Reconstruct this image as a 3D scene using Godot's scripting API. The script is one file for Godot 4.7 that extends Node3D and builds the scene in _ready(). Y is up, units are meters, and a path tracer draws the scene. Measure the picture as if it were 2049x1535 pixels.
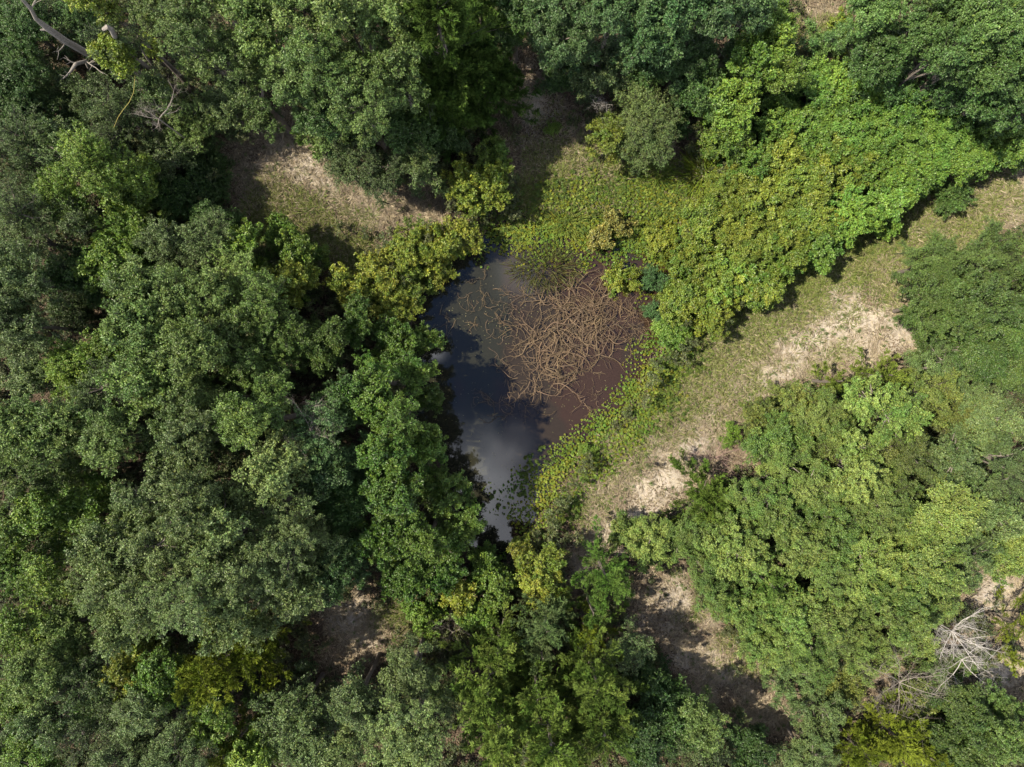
extends Node3D
# An overgrown pond seen straight down from a drone: oaks and cedars round it, a yellow-green hedge, a sandy path. Metres, y up.

const EYE := 22.0                       # height of the drone above the ground
const WATER := -0.28
var rng := RandomNumberGenerator.new()
var noise := FastNoiseLite.new()
var fine := FastNoiseLite.new()
var mats := {}
var boughs := {}
var shore := PackedVector2Array()


func _ready() -> void:
	rng.seed = 7
	noise.seed = 3
	noise.frequency = 0.22
	noise.fractal_octaves = 4
	fine.seed = 9
	fine.frequency = 1.3
	fine.fractal_octaves = 3
	make_camera_and_light()
	make_materials()
	make_shore()
	make_ground()
	make_water()
	make_boughs()
	plant_everything()
	make_dead_wood()
	make_pond_plants()
	make_ground_cover()


func make_camera_and_light() -> void:
	var cam := Camera3D.new()
	cam.name = "camera"
	cam.position = Vector3(0, EYE, 0)
	cam.rotation_degrees = Vector3(-90, 0, 0)
	cam.fov = 56.7
	cam.near = 0.1
	cam.far = 2000.0
	add_child(cam)
	cam.current = true
	var sky_mat := PanoramaSkyMaterial.new()
	sky_mat.panorama = make_sky()
	var sky := Sky.new()
	sky.sky_material = sky_mat
	var env := Environment.new()
	env.background_mode = Environment.BG_SKY
	env.sky = sky
	env.tonemap_mode = Environment.TONE_MAPPER_LINEAR
	env.tonemap_exposure = 3.35
	env.sdfgi_enabled = true
	env.ssao_enabled = true
	env.ssil_enabled = true
	var we := WorldEnvironment.new()
	we.name = "world_environment"
	we.environment = env
	add_child(we)
	var sun := DirectionalLight3D.new()
	sun.name = "sun"
	sun.light_energy = 1.45
	sun.light_color = Color(1.0, 0.955, 0.87)
	sun.light_angular_distance = 0.5
	sun.shadow_enabled = true
	add_child(sun)
	var el := deg_to_rad(55)
	var flat := Vector2(1.0, 0.04).normalized() * cos(el)
	sun.look_at_from_position(Vector3.ZERO, Vector3(flat.x, -sin(el), flat.y), Vector3.UP)


func make_sky() -> ImageTexture:
	# blue summer air with broken cumulus: denser low down, open overhead but for a few drifting pieces
	var w := 1024
	var h := 512
	var im := Image.create(w, h, false, Image.FORMAT_RGBF)
	var puff := FastNoiseLite.new()
	puff.seed = 21
	puff.frequency = 1.5
	puff.fractal_octaves = 6
	puff.fractal_gain = 0.55
	var drift := [[Vector3(-0.05, 1, 0.14), 0.075, 0.42], [Vector3(-0.03, 1, 0.22), 0.085, 0.28], [Vector3(0.012, 1, -0.155), 0.035, 0.2], [Vector3(-0.111, 1, -0.046), 0.016, 0.5], [Vector3(0.2, 1, 0.16), 0.07, 0.6], [Vector3(-0.25, 1, -0.2), 0.1, 0.7]]
	for j in h:
		var th := (j + 0.5) / h * PI
		for i in w:
			var az := (i + 0.5) / w * TAU
			var d := Vector3(sin(az) * sin(th), cos(th), -cos(az) * sin(th))
			if d.y <= 0.0:
				im.set_pixel(i, j, Color(0.10, 0.11, 0.07))
				continue
			var air := Color(0.032, 0.062, 0.15).lerp(Color(0.92, 1.0, 1.1), pow(1.0 - d.y, 1.9))
			var q := d / maxf(d.y, 0.12)
			var n := puff.get_noise_3d(q.x * 1.6, 5.0, q.z * 1.6)
			var c := smoothstep(0.14, 0.42, n) * smoothstep(0.22, 0.5, sqrt(q.x * q.x + q.z * q.z)) * smoothstep(0.0, 0.18, d.y)
			if d.y > 0.9:
				var k := 0.0
				var wob := puff.get_noise_3d(q.x * 14.0, 9.0, q.z * 14.0) * 0.5 + puff.get_noise_3d(q.x * 4.0, 2.0, q.z * 4.0) * 0.6
				for b in drift:
					var p: Vector3 = b[0]
					var away: float = Vector2(q.x - p.x, q.z - p.z).length() / b[1]
					k = maxf(k, smoothstep(1.5, 0.0, away - wob * 0.7) * b[2])
				c = maxf(c, k)
			var lit := Color(2.6, 2.6, 2.65)
			if d.y <= 0.9 or c > 0.0:
				air = air.lerp(lit * (0.55 + 0.45 * smoothstep(-0.2, 0.6, n)) if d.y <= 0.9 else lit, clampf(c, 0.0, 1.0))
			im.set_pixel(i, j, air)
	return ImageTexture.create_from_image(im)


# ------------------------------------------------------------------ helpers

func tag(o: Node, label: String, category: String, group := "", kind := "") -> void:
	if label:
		o.set_meta("label", label)
	if category:
		o.set_meta("category", category)
	if group:
		o.set_meta("group", group)
	if kind:
		o.set_meta("kind", kind)


func put(called: String, mesh: Mesh, mat: Material, parent: Node) -> MeshInstance3D:
	var o := MeshInstance3D.new()
	o.name = called
	o.mesh = mesh
	if mat:
		o.material_override = mat
	parent.add_child(o, true)
	return o


func scatter(called: String, mesh: Mesh, where: Array[Transform3D], tint: PackedColorArray, parent: Node) -> MultiMeshInstance3D:
	var mm := MultiMesh.new()
	mm.transform_format = MultiMesh.TRANSFORM_3D
	mm.use_colors = true
	mm.mesh = mesh
	mm.instance_count = where.size()
	var rows := PackedFloat32Array()
	rows.resize(where.size() * 16)
	var e := 0
	for i in where.size():
		var t := where[i]
		var bx := t.basis.x
		var by := t.basis.y
		var bz := t.basis.z
		rows[e] = bx.x
		rows[e + 1] = by.x
		rows[e + 2] = bz.x
		rows[e + 3] = t.origin.x
		rows[e + 4] = bx.y
		rows[e + 5] = by.y
		rows[e + 6] = bz.y
		rows[e + 7] = t.origin.y
		rows[e + 8] = bx.z
		rows[e + 9] = by.z
		rows[e + 10] = bz.z
		rows[e + 11] = t.origin.z
		rows[e + 12] = tint[i].r
		rows[e + 13] = tint[i].g
		rows[e + 14] = tint[i].b
		rows[e + 15] = 1.0
		e += 16
	mm.buffer = rows
	var o := MultiMeshInstance3D.new()
	o.name = called
	o.multimesh = mm
	parent.add_child(o, true)
	return o


class Sheaf:
	var v := PackedVector3Array()
	var c := PackedColorArray()
	var ix := PackedInt32Array()

	func leaf(p: Vector3, d: Vector3, up: Vector3, l: float, w: float, tone: Color, fold := 0.12) -> void:
		var s := d.cross(up)
		if s.length_squared() < 0.0001:
			s = d.cross(Vector3(0.3, 0.2, 0.9))
		s = s.normalized()
		var n := s.cross(d).normalized()
		var m := p + d * l * 0.45 + n * fold * w
		var k := v.size()
		v.append(p)
		v.append(m + s * w * 0.5)
		v.append(p + d * l - n * l * 0.1)
		v.append(m - s * w * 0.5)
		for i in 4:
			c.append(tone)
		ix.append_array([k, k + 1, k + 2, k, k + 2, k + 3])

	func disc(p: Vector3, n: Vector3, r: float, tone: Color, turn: float) -> void:
		var a := n.cross(Vector3(cos(turn), 0.1, sin(turn))).normalized()
		var b := n.cross(a)
		var k := v.size()
		v.append(p - n * r * 0.12)
		c.append(tone)
		for i in 7:
			var t := 0.35 + i * (TAU - 0.35) / 6.5
			v.append(p + (a * cos(t) + b * sin(t)) * r * (0.92 + 0.08 * sin(i * 2.3)))
			c.append(tone)
		for i in 6:
			ix.append_array([k, k + 1 + i, k + 2 + i])

	func tube(pts: PackedVector3Array, rad: PackedFloat32Array, sides: int, tone := Color.WHITE) -> void:
		var k := v.size()
		for i in pts.size():
			var d := (pts[mini(i + 1, pts.size() - 1)] - pts[maxi(i - 1, 0)]).normalized()
			var a := d.cross(Vector3(0.31, 0.17, 0.93)).normalized()
			var b := d.cross(a)
			for j in sides:
				var t := j * TAU / sides
				v.append(pts[i] + (a * cos(t) + b * sin(t)) * rad[i])
				c.append(tone)
		for i in pts.size() - 1:
			for j in sides:
				var e := k + i * sides + j
				var f := k + i * sides + (j + 1) % sides
				ix.append_array([e, e + sides, f, f, e + sides, f + sides])
		var tip := v.size()
		v.append(pts[pts.size() - 1])
		c.append(tone)
		for j in sides:
			ix.append_array([k + (pts.size() - 1) * sides + j, tip, k + (pts.size() - 1) * sides + (j + 1) % sides])

	func stick(a: Vector3, b: Vector3, r0: float, r1: float, sides := 3, tone := Color.WHITE) -> void:
		tube(PackedVector3Array([a, b]), PackedFloat32Array([r0, r1]), sides, tone)

	func into(m: ArrayMesh, mat: Material) -> ArrayMesh:
		if v.size() == 0:
			return m
		var a := []
		a.resize(Mesh.ARRAY_MAX)
		a[Mesh.ARRAY_VERTEX] = v
		a[Mesh.ARRAY_COLOR] = c
		a[Mesh.ARRAY_INDEX] = ix
		m.add_surface_from_arrays(Mesh.PRIMITIVE_TRIANGLES, a)
		m.surface_set_material(m.get_surface_count() - 1, mat)
		return m


func ball() -> Vector3:
	var y := rng.randf_range(-1, 1)
	var t := rng.randf() * TAU
	var r := sqrt(1 - y * y)
	return Vector3(cos(t) * r, y, sin(t) * r)


func facing(y: Vector3, spin: float) -> Basis:
	var x := y.cross(Vector3(cos(spin), 0.05, sin(spin))).normalized()
	return Basis(x, y, x.cross(y))


# ------------------------------------------------------------------ materials

func make_materials() -> void:
	for k in [["leaf", 0.48, 0.40], ["needle", 0.75, 0.22], ["waxy", 0.6, 0.25], ["dry", 0.9, 0.2]]:
		var m := StandardMaterial3D.new()
		m.resource_name = k[0]
		m.vertex_color_use_as_albedo = true
		m.roughness = k[1]
		m.metallic_specular = k[2]
		if k[0] != "dry":
			m.backlight_enabled = true
			m.backlight = Color(0.62, 0.66, 0.26) if k[0] != "needle" else Color(0.36, 0.38, 0.12)
		mats[k[0]] = m
	for k in [["bark", Color(0.42, 0.39, 0.36)], ["twig", Color(0.40, 0.38, 0.33)], ["grey_wood", Color(0.50, 0.475, 0.45)], ["white_wood", Color(0.66, 0.65, 0.64)], ["sodden_wood", Color(0.345, 0.29, 0.22)], ["purple_twig", Color(0.42, 0.34, 0.32)], ["vine_stem", Color(0.45, 0.42, 0.2)]]:
		var m := StandardMaterial3D.new()
		m.resource_name = k[0]
		m.albedo_color = k[1]
		m.roughness = 0.9
		m.vertex_color_use_as_albedo = true
		mats[k[0]] = m
	var nt := NoiseTexture2D.new()
	nt.width = 256
	nt.height = 256
	nt.seamless = true
	var bn := FastNoiseLite.new()
	bn.seed = 5
	bn.frequency = 0.05
	nt.noise = bn
	var ramp := Gradient.new()
	ramp.colors = PackedColorArray([Color(0.5, 0.48, 0.46), Color(1, 1, 1)])
	nt.color_ramp = ramp
	for k in ["grey_wood", "white_wood", "bark"]:
		mats[k].albedo_texture = nt
		mats[k].uv1_triplanar = true
		mats[k].uv1_scale = Vector3(1.7, 1.7, 1.7)


# ------------------------------------------------------------------ ground and water

func make_shore() -> void:
	for p in [[-2.82, -2.59], [-2.61, -3.18], [-2.16, -3.52], [-1.31, -4.06], [-0.61, -4.73], [0.55, -5.07], [1.94, -5.22], [3.64, -5.22], [4.88, -4.60], [5.07, -3.52], [4.73, -2.44], [4.57, -1.51], [4.11, -0.58], [3.64, 0.35], [2.87, 1.28], [1.94, 2.05], [1.32, 2.82], [0.94, 3.60], [0.39, 4.52], [-0.61, 5.73], [-1.12, 5.61], [-1.46, 4.21], [-1.85, 2.98], [-2.23, 1.89], [-2.85, 1.12], [-3.16, -0.12], [-3.09, -1.51]]:
		shore.append(Vector2(p[0], p[1]))


func shore_away(x: float, z: float) -> float:
	# metres from the pond's outline, negative over the pond
	var p := Vector2(x, z)
	var best := 1e9
	var n := shore.size()
	for i in n:
		best = minf(best, p.distance_squared_to(Geometry2D.get_closest_point_to_segment(p, shore[i], shore[(i + 1) % n])))
	return -sqrt(best) if Geometry2D.is_point_in_polygon(p, shore) else sqrt(best)


const STEP := 0.2
const GX := 250
const GZ := 200
var g_y := PackedFloat32Array()
var g_sand := PackedFloat32Array()
var g_straw := PackedFloat32Array()
var g_green := PackedFloat32Array()
var g_wet := PackedFloat32Array()


func cell(x: float, z: float) -> int:
	return clampi(roundi(z / STEP + GZ / 2.0), 0, GZ) * (GX + 1) + clampi(roundi(x / STEP + GX / 2.0), 0, GX)


func ground_at(x: float, z: float) -> float:
	return g_y[cell(x, z)]


func spread(blobs: Array, out: PackedFloat32Array) -> PackedFloat32Array:
	# soft-edged patches of one kind of ground cover: [x, z, radius, amount]
	for b in blobs:
		var r: float = b[2] * 1.5
		for j in range(maxi(0, floori((b[1] - r) / STEP + GZ / 2.0)), mini(GZ, ceili((b[1] + r) / STEP + GZ / 2.0)) + 1):
			for i in range(maxi(0, floori((b[0] - r) / STEP + GX / 2.0)), mini(GX, ceili((b[0] + r) / STEP + GX / 2.0)) + 1):
				var x := (i - GX / 2.0) * STEP
				var z := (j - GZ / 2.0) * STEP
				var a: float = Vector2(x - b[0], z - b[1]).length() / b[2] + fine.get_noise_2d(x * 0.7, z * 0.7) * 0.7
				var k := j * (GX + 1) + i
				out[k] = maxf(out[k], smoothstep(1.4, 0.25, a) * b[3])
	return out


func make_ground() -> void:
	var n := (GX + 1) * (GZ + 1)
	for a in ["g_y", "g_sand", "g_straw", "g_green", "g_wet"]:
		var f := PackedFloat32Array()
		f.resize(n)
		set(a, f)
	g_sand = spread([[-5.02, 7.23, 0.77, 0.7], [-4.55, 7.77, 0.62, 0.5], [5.81, 8.08, 0.77, 0.5], [4.42, 7.15, 0.70, 0.5], [0.78, -8.47, 0.77, 0.7],
		[10.45, -2.59, 0.93, 0.6], [11.07, -1.20, 0.77, 0.5], [4.88, 2.51, 0.93, 0.7], [5.65, 1.89, 0.77, 0.6], [4.11, 3.60, 0.77, 0.7],
		[3.18, 4.52, 0.70, 0.6], [2.56, 5.14, 0.62, 0.6], [7.66, -0.12, 0.85, 0.6], [9.67, -1.35, 1.08, 0.5], [0.86, -8.93, 0.70, 0.8],
		[1.01, -7.85, 0.93, 0.6], [0.55, -9.55, 0.62, 0.5], [1.79, -8.00, 0.62, 0.4], [-6.57, -6.77, 0.93, 0.5], [4.88, 7.00, 0.93, 0.5],
		[6.27, 0.97, 0.62, 0.45], [5.65, 1.43, 0.62, 0.5], [6.89, 0.35, 0.62, 0.45], [8.28, -1.04, 0.77, 0.6], [10.45, -1.20, 0.93, 0.55],
		[11.38, -1.97, 0.62, 0.6], [4.42, 3.29, 0.77, 0.6], [3.33, 4.29, 0.62, 0.6], [2.56, 4.99, 0.56, 0.5], [5.65, 7.15, 0.77, 0.45],
		[6.43, 8.70, 0.77, 0.5], [4.42, 6.69, 0.62, 0.5], [-7.18, -7.08, 0.77, 0.4], [-5.79, -5.92, 0.77, 0.4], [-4.40, -5.53, 0.62, 0.35],
		[1.01, -8.31, 0.93, 0.5], [10.29, -2.20, 0.96, 1.0], [9.83, -1.82, 0.85, 1.0], [11.84, -1.43, 0.74, 1.0], [11.14, -1.97, 0.65, 1.0],
		[8.75, -1.20, 0.65, 1.0], [8.13, -0.50, 0.56, 0.8], [7.66, -0.12, 0.46, 0.7], [9.29, -1.43, 0.62, 0.9], [4.73, 2.90, 0.68, 1.0],
		[4.03, 3.60, 0.49, 1.0], [5.42, 1.97, 0.56, 0.8], [3.72, 4.14, 0.40, 1.0], [3.33, 4.52, 0.34, 0.8], [14.93, 6.46, 0.59, 1.0],
		[14.47, 6.69, 0.40, 1.0], [15.24, 8.93, 0.65, 1.0], [14.78, 8.78, 0.46, 1.0], [4.96, 6.69, 0.68, 0.9], [4.65, 7.62, 0.40, 0.6],
		[-6.57, -6.92, 0.53, 0.75], [-6.02, -6.30, 0.40, 0.7], [-6.95, -7.23, 0.40, 0.6], [0.86, -8.70, 0.53, 0.85], [0.73, -8.08, 0.49, 0.85],
		[0.58, -9.01, 0.37, 0.8], [1.32, -7.54, 0.40, 0.6], [5.19, 8.39, 0.56, 0.6], [6.74, 8.93, 0.56, 0.75], [7.35, 9.47, 0.40, 0.6],
		[-5.10, 7.08, 0.37, 0.75], [15.55, -5.22, 0.40, 0.6], [12.30, -1.97, 0.46, 0.7], [4.26, 2.98, 0.46, 0.6], [12.77, -1.04, 0.40, 0.5]], g_sand)
	g_straw = spread([[-8.42, -6.77, 0.93, 0.8], [-6.26, -7.23, 0.93, 1.0], [-2.70, -5.37, 0.77, 1.0], [-4.09, -5.22, 0.77, 1.0], [3.49, 2.98, 0.93, 1.0],
		[2.87, 3.75, 0.77, 1.0], [4.88, 2.67, 0.93, 1.0], [6.58, 0.97, 0.93, 1.0], [2.41, 4.83, 0.70, 1.0], [-7.03, -6.77, 1.62, 1.0],
		[-5.95, -6.15, 0.93, 1.0], [-7.80, -5.99, 1.16, 0.8], [-5.02, -5.68, 1.16, 1.0], [-3.94, -5.45, 0.93, 1.0], [-2.85, -5.45, 0.93, 1.0],
		[-2.23, -5.50, 0.62, 1.0], [-6.72, -5.68, 1.08, 0.8], [-5.95, -5.07, 1.08, 0.6], [-5.17, -4.29, 0.93, 0.5], [0.55, -8.47, 1.16, 0.8],
		[1.32, -7.69, 1.39, 0.7], [0.86, -6.92, 1.24, 0.6], [2.10, -6.53, 1.16, 1.0], [3.33, -6.46, 1.08, 0.9], [4.88, -6.46, 0.93, 0.8],
		[6.12, -7.39, 0.62, 0.7], [0.94, -9.86, 0.62, 0.5], [9.52, -11.41, 0.77, 1.0], [9.21, -10.48, 0.70, 1.0], [9.67, -9.86, 0.62, 0.8],
		[6.74, -0.12, 1.31, 1.0], [7.51, -0.73, 1.24, 1.0], [8.59, -1.20, 1.39, 1.0], [10.29, -1.66, 1.70, 1.0], [11.84, -2.59, 1.16, 1.0],
		[11.99, -3.52, 0.77, 1.0], [12.77, -1.20, 0.93, 1.0], [11.07, -1.04, 0.93, 1.0], [5.81, 1.12, 1.08, 1.0], [4.73, 2.05, 1.16, 1.0],
		[3.33, 2.36, 1.01, 1.0], [2.71, 3.29, 0.85, 1.0], [4.11, 3.13, 1.08, 1.0], [5.81, 2.36, 1.08, 1.0], [2.56, 4.52, 0.70, 1.0],
		[2.10, 5.45, 0.70, 0.8], [1.94, 6.07, 0.62, 0.6], [14.47, -5.84, 1.39, 1.0], [15.71, -5.68, 1.24, 1.0], [13.23, -5.22, 0.93, 0.8],
		[4.88, 6.53, 1.01, 1.0], [5.34, 7.93, 1.16, 1.0], [6.27, 9.01, 1.16, 1.0], [7.51, 9.78, 1.08, 1.0], [8.28, 10.25, 0.77, 1.0],
		[4.11, 6.53, 0.77, 0.7], [15.09, 6.53, 1.24, 1.0], [15.24, 9.01, 1.24, 1.0], [11.38, 8.85, 0.93, 0.6], [11.07, 9.78, 0.93, 0.5],
		[-4.71, 7.62, 0.93, 1.0], [-4.09, 8.24, 0.77, 0.7], [-5.17, 7.00, 0.62, 1.0], [-3.47, 7.15, 0.93, 0.6], [-5.02, 8.39, 0.93, 0.6],
		[6.43, 2.36, 0.93, 0.7]], g_straw)
	g_green = spread([[9.21, -2.90, 1.39, 1.0], [7.97, -1.97, 1.16, 1.0], [7.05, -1.20, 1.16, 1.0], [10.45, -3.67, 1.31, 1.0], [11.68, -4.29, 1.08, 1.0],
		[12.77, -5.22, 1.24, 1.0], [13.85, -5.37, 1.08, 0.8], [14.78, -5.68, 0.93, 0.5], [6.12, -0.73, 0.85, 0.8], [5.34, 0.19, 0.85, 0.9],
		[4.88, 0.97, 0.93, 0.55], [4.26, 1.43, 0.77, 0.4], [3.80, 2.05, 0.77, 0.35], [3.02, 2.67, 0.77, 0.3], [2.25, 3.75, 0.70, 0.3],
		[2.41, -5.92, 1.24, 1.0], [3.64, -5.99, 1.24, 1.0], [4.88, -5.92, 1.08, 1.0], [1.17, -5.84, 0.93, 1.0], [-5.95, -4.76, 1.08, 0.9],
		[-7.18, -5.22, 1.08, 0.8], [-5.02, -3.98, 0.93, 0.8], [-8.11, -4.76, 0.77, 0.6], [-7.18, -5.99, 0.77, 0.3], [9.83, -1.04, 0.77, 0.35],
		[9.52, -1.82, 0.46, 0.4], [6.74, 0.50, 0.93, 0.5], [-2.70, 7.31, 0.93, 0.9], [-3.47, 7.00, 0.77, 0.7], [9.36, -10.32, 0.93, 0.6],
		[9.52, -9.40, 0.77, 0.7], [1.17, -7.23, 0.93, 0.5], [1.63, -6.77, 0.93, 0.7], [7.05, 8.24, 0.77, 0.25], [5.81, 7.00, 0.62, 0.3],
		[6.12, -5.37, 0.93, 0.6], [11.38, -3.21, 0.93, 0.7], [13.54, -4.60, 0.77, 0.7]], g_green)
	var v := PackedVector3Array()
	var c := PackedColorArray()
	for j in GZ + 1:
		for i in GX + 1:
			var x := (i - GX / 2.0) * STEP
			var z := (j - GZ / 2.0) * STEP
			var k := j * (GX + 1) + i
			var sd := shore_away(x, z)
			var y := -0.95 * (1.0 - smoothstep(-1.4, 1.0, sd)) + noise.get_noise_2d(x, z) * 0.09 * smoothstep(0.0, 2.0, sd) + fine.get_noise_2d(x, z) * 0.02
			g_y[k] = y
			g_wet[k] = sd
			var f := fine.get_noise_2d(x * 1.3 + 40.0, z * 1.3)
			var f2 := noise.get_noise_2d(x * 2.0 - 70.0, z * 2.0)
			var col := Color(0.075, 0.06, 0.044) * (1.0 + 0.5 * f + 0.4 * f2)
			col = col.lerp(Color(0.35, 0.30, 0.225) * (1.0 + 0.35 * f), g_straw[k] * 0.9)
			col = col.lerp(Color(0.11, 0.135, 0.045) * (1.0 + 0.4 * f), g_green[k] * 0.8)
			col = col.lerp(Color(0.455, 0.42, 0.37) * (1.0 + 0.16 * f), clampf(g_sand[k] * (1.25 + 0.6 * f), 0.0, 1.0))
			col = col.lerp(Color(0.045, 0.040, 0.032), smoothstep(0.12, -0.25, y))
			v.append(Vector3(x, y, z))
			c.append(Color(clampf(col.r, 0.01, 1), clampf(col.g, 0.01, 1), clampf(col.b, 0.01, 1)))
	var ix := PackedInt32Array()
	for j in GZ:
		for i in GX:
			var k := j * (GX + 1) + i
			ix.append_array([k, k + 1, k + GX + 2, k, k + GX + 2, k + GX + 1])
	# the far ground: a skirt from the detailed sheet's rim to the horizon
	var rim := PackedInt32Array()
	for i in GX:
		rim.append(i)
	for j in GZ:
		rim.append(j * (GX + 1) + GX)
	for i in GX:
		rim.append(GZ * (GX + 1) + GX - i)
	for j in GZ:
		rim.append((GZ - j) * (GX + 1))
	var first := v.size()
	for ring in [3.0, 60.0]:
		for k in rim:
			v.append(Vector3(v[k].x * ring, 0.0, v[k].z * ring))
			c.append(Color(0.10, 0.11, 0.05))
	var m := rim.size()
	for i in m:
		var e := (i + 1) % m
		ix.append_array([rim[i], first + i, first + e, rim[i], first + e, rim[e]])
		ix.append_array([first + i, first + m + i, first + m + e, first + i, first + m + e, first + e])
	var nrm := PackedVector3Array()
	nrm.resize(v.size())
	nrm.fill(Vector3.ZERO)
	for t in range(0, ix.size(), 3):
		var q := (v[ix[t + 2]] - v[ix[t]]).cross(v[ix[t + 1]] - v[ix[t]])
		if q.y < 0.0:
			var s := ix[t + 1]
			ix[t + 1] = ix[t + 2]
			ix[t + 2] = s
			q = -q
		for e in 3:
			nrm[ix[t + e]] += q
	for i in nrm.size():
		nrm[i] = nrm[i].normalized()
	var a := []
	a.resize(Mesh.ARRAY_MAX)
	a[Mesh.ARRAY_VERTEX] = v
	a[Mesh.ARRAY_NORMAL] = nrm
	a[Mesh.ARRAY_COLOR] = c
	a[Mesh.ARRAY_INDEX] = ix
	var me := ArrayMesh.new()
	me.add_surface_from_arrays(Mesh.PRIMITIVE_TRIANGLES, a)
	var mat := StandardMaterial3D.new()
	mat.resource_name = "soil"
	mat.vertex_color_use_as_albedo = true
	mat.albedo_texture = litter_texture()
	mat.uv1_triplanar = true
	mat.uv1_world_triplanar = true
	mat.uv1_scale = Vector3(0.19, 0.19, 0.19)
	mat.roughness = 0.95
	mat.metallic_specular = 0.2
	tag(put("ground", me, mat, self), "sandy ground with dry grass and leaf litter sloping into the pond", "ground", "", "structure")


func litter_texture() -> ImageTexture:
	# crossing dead grass blades and bits of leaf over grains
	var s := 1024
	var im := Image.create(s, s, false, Image.FORMAT_RGB8)
	im.fill(Color(0.80, 0.79, 0.78))
	for i in 90000:
		var g := rng.randf_range(0.6, 0.95)
		im.set_pixel(rng.randi() % s, rng.randi() % s, Color(g, g * 0.98, g * 0.95))
	for i in 26000:
		var x := rng.randf() * s
		var y := rng.randf() * s
		var t := rng.randf() * TAU
		var bend := rng.randf_range(-0.05, 0.05)
		var g := rng.randf_range(0.45, 1.0)
		var col := Color(g, g * rng.randf_range(0.93, 1.0), g * rng.randf_range(0.82, 1.0))
		for k in rng.randi_range(6, 34):
			im.set_pixel(posmod(int(x), s), posmod(int(y), s), col)
			x += cos(t)
			y += sin(t)
			t += bend
	im.generate_mipmaps()
	return ImageTexture.create_from_image(im)


func make_water() -> void:
	var lo := Vector2(1e9, 1e9)
	var hi := -lo
	for p in shore:
		lo = lo.min(p)
		hi = hi.max(p)
	lo -= Vector2(1, 1)
	hi += Vector2(1, 1)
	var s := 0.25
	var nx := ceili((hi.x - lo.x) / s)
	var nz := ceili((hi.y - lo.y) / s)
	var v := PackedVector3Array()
	var c := PackedColorArray()
	var ix := PackedInt32Array()
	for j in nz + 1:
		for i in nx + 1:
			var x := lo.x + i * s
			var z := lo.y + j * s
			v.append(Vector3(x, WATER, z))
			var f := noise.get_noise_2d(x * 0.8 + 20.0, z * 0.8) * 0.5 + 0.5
			# silt by noise; sun and shade painted in: lit right browner, shaded left greyer
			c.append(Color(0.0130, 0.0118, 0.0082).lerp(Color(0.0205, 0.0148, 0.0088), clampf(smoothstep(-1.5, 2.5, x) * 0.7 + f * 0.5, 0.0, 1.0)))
	for j in nz:
		for i in nx:
			var k := j * (nx + 1) + i
			ix.append_array([k, k + 1, k + nx + 2, k, k + nx + 2, k + nx + 1])
	var nrm := PackedVector3Array()
	nrm.resize(v.size())
	nrm.fill(Vector3.UP)
	var a := []
	a.resize(Mesh.ARRAY_MAX)
	a[Mesh.ARRAY_VERTEX] = v
	a[Mesh.ARRAY_NORMAL] = nrm
	a[Mesh.ARRAY_COLOR] = c
	a[Mesh.ARRAY_INDEX] = ix
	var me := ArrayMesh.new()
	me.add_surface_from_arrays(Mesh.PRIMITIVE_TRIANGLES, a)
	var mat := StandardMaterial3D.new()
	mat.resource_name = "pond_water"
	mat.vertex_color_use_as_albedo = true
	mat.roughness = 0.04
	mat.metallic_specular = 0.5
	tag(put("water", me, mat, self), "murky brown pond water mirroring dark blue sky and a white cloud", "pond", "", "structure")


# ------------------------------------------------------------------ foliage

func leafy(p: Dictionary, grow: float) -> ArrayMesh:
	# one bough along y: a bending axis, side twigs all round it, leaves along the twigs
	var f := Sheaf.new()
	var t := Sheaf.new()
	var long: float = p.r * 2.0
	var axis := PackedVector3Array()
	var rad := PackedFloat32Array()
	var bend := ball() * long * 0.12
	for i in 6:
		var u := i / 5.0
		axis.append(Vector3(bend.x * u * u, long * (u - 0.55), bend.z * u * u))
		rad.append(lerpf(0.016, 0.004, u))
	t.tube(axis, rad, 4)
	for s in p.sprays:
		var u := 0.12 + 0.88 * pow(rng.randf(), 0.85)
		var k := minf(u * 5.0, 4.99)
		var at := axis[int(k)].lerp(axis[int(k) + 1], k - int(k))
		var ang := rng.randf() * TAU
		var ax: Vector3 = (Vector3(cos(ang), 0, sin(ang)) + Vector3.UP * rng.randf_range(0.35, 1.1) * p.rise + ball() * 0.2).normalized()
		var reach: float = p.r * lerpf(p.wide, p.wide * 0.35, u) * rng.randf_range(0.55, 1.25)
		if rng.randf() < p.twigs:
			t.stick(at, at + ax * reach, 0.008, 0.004)
		for l in p.leaves:
			var w := 0.25 + 0.8 * sqrt(rng.randf())
			var q: Vector3 = at + ax * reach * w + ball() * 0.035
			var dir: Vector3 = (ax * 0.5 + ball() + Vector3.DOWN * p.droop).normalized()
			var up: Vector3 = (Vector3.UP * 0.8 + ball() * p.tumble).normalized()
			var g := lerpf(0.36, 1.0, pow(rng.randf(), 0.85))
			var tone := Color(g, g, g)
			if rng.randf() < p.yellow:
				tone = Color(g * 1.0, g * 0.84, g * 0.5)
			elif rng.randf() < 0.3:
				tone = Color(g * 0.78, g * 0.92, g * 0.85)
			var size := rng.randf_range(0.7, 1.25) * grow
			f.leaf(q, dir, up, p.len * size, p.wid * size, tone)
	var m := f.into(ArrayMesh.new(), mats[p.mat])
	return t.into(m, mats.twig)


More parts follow.
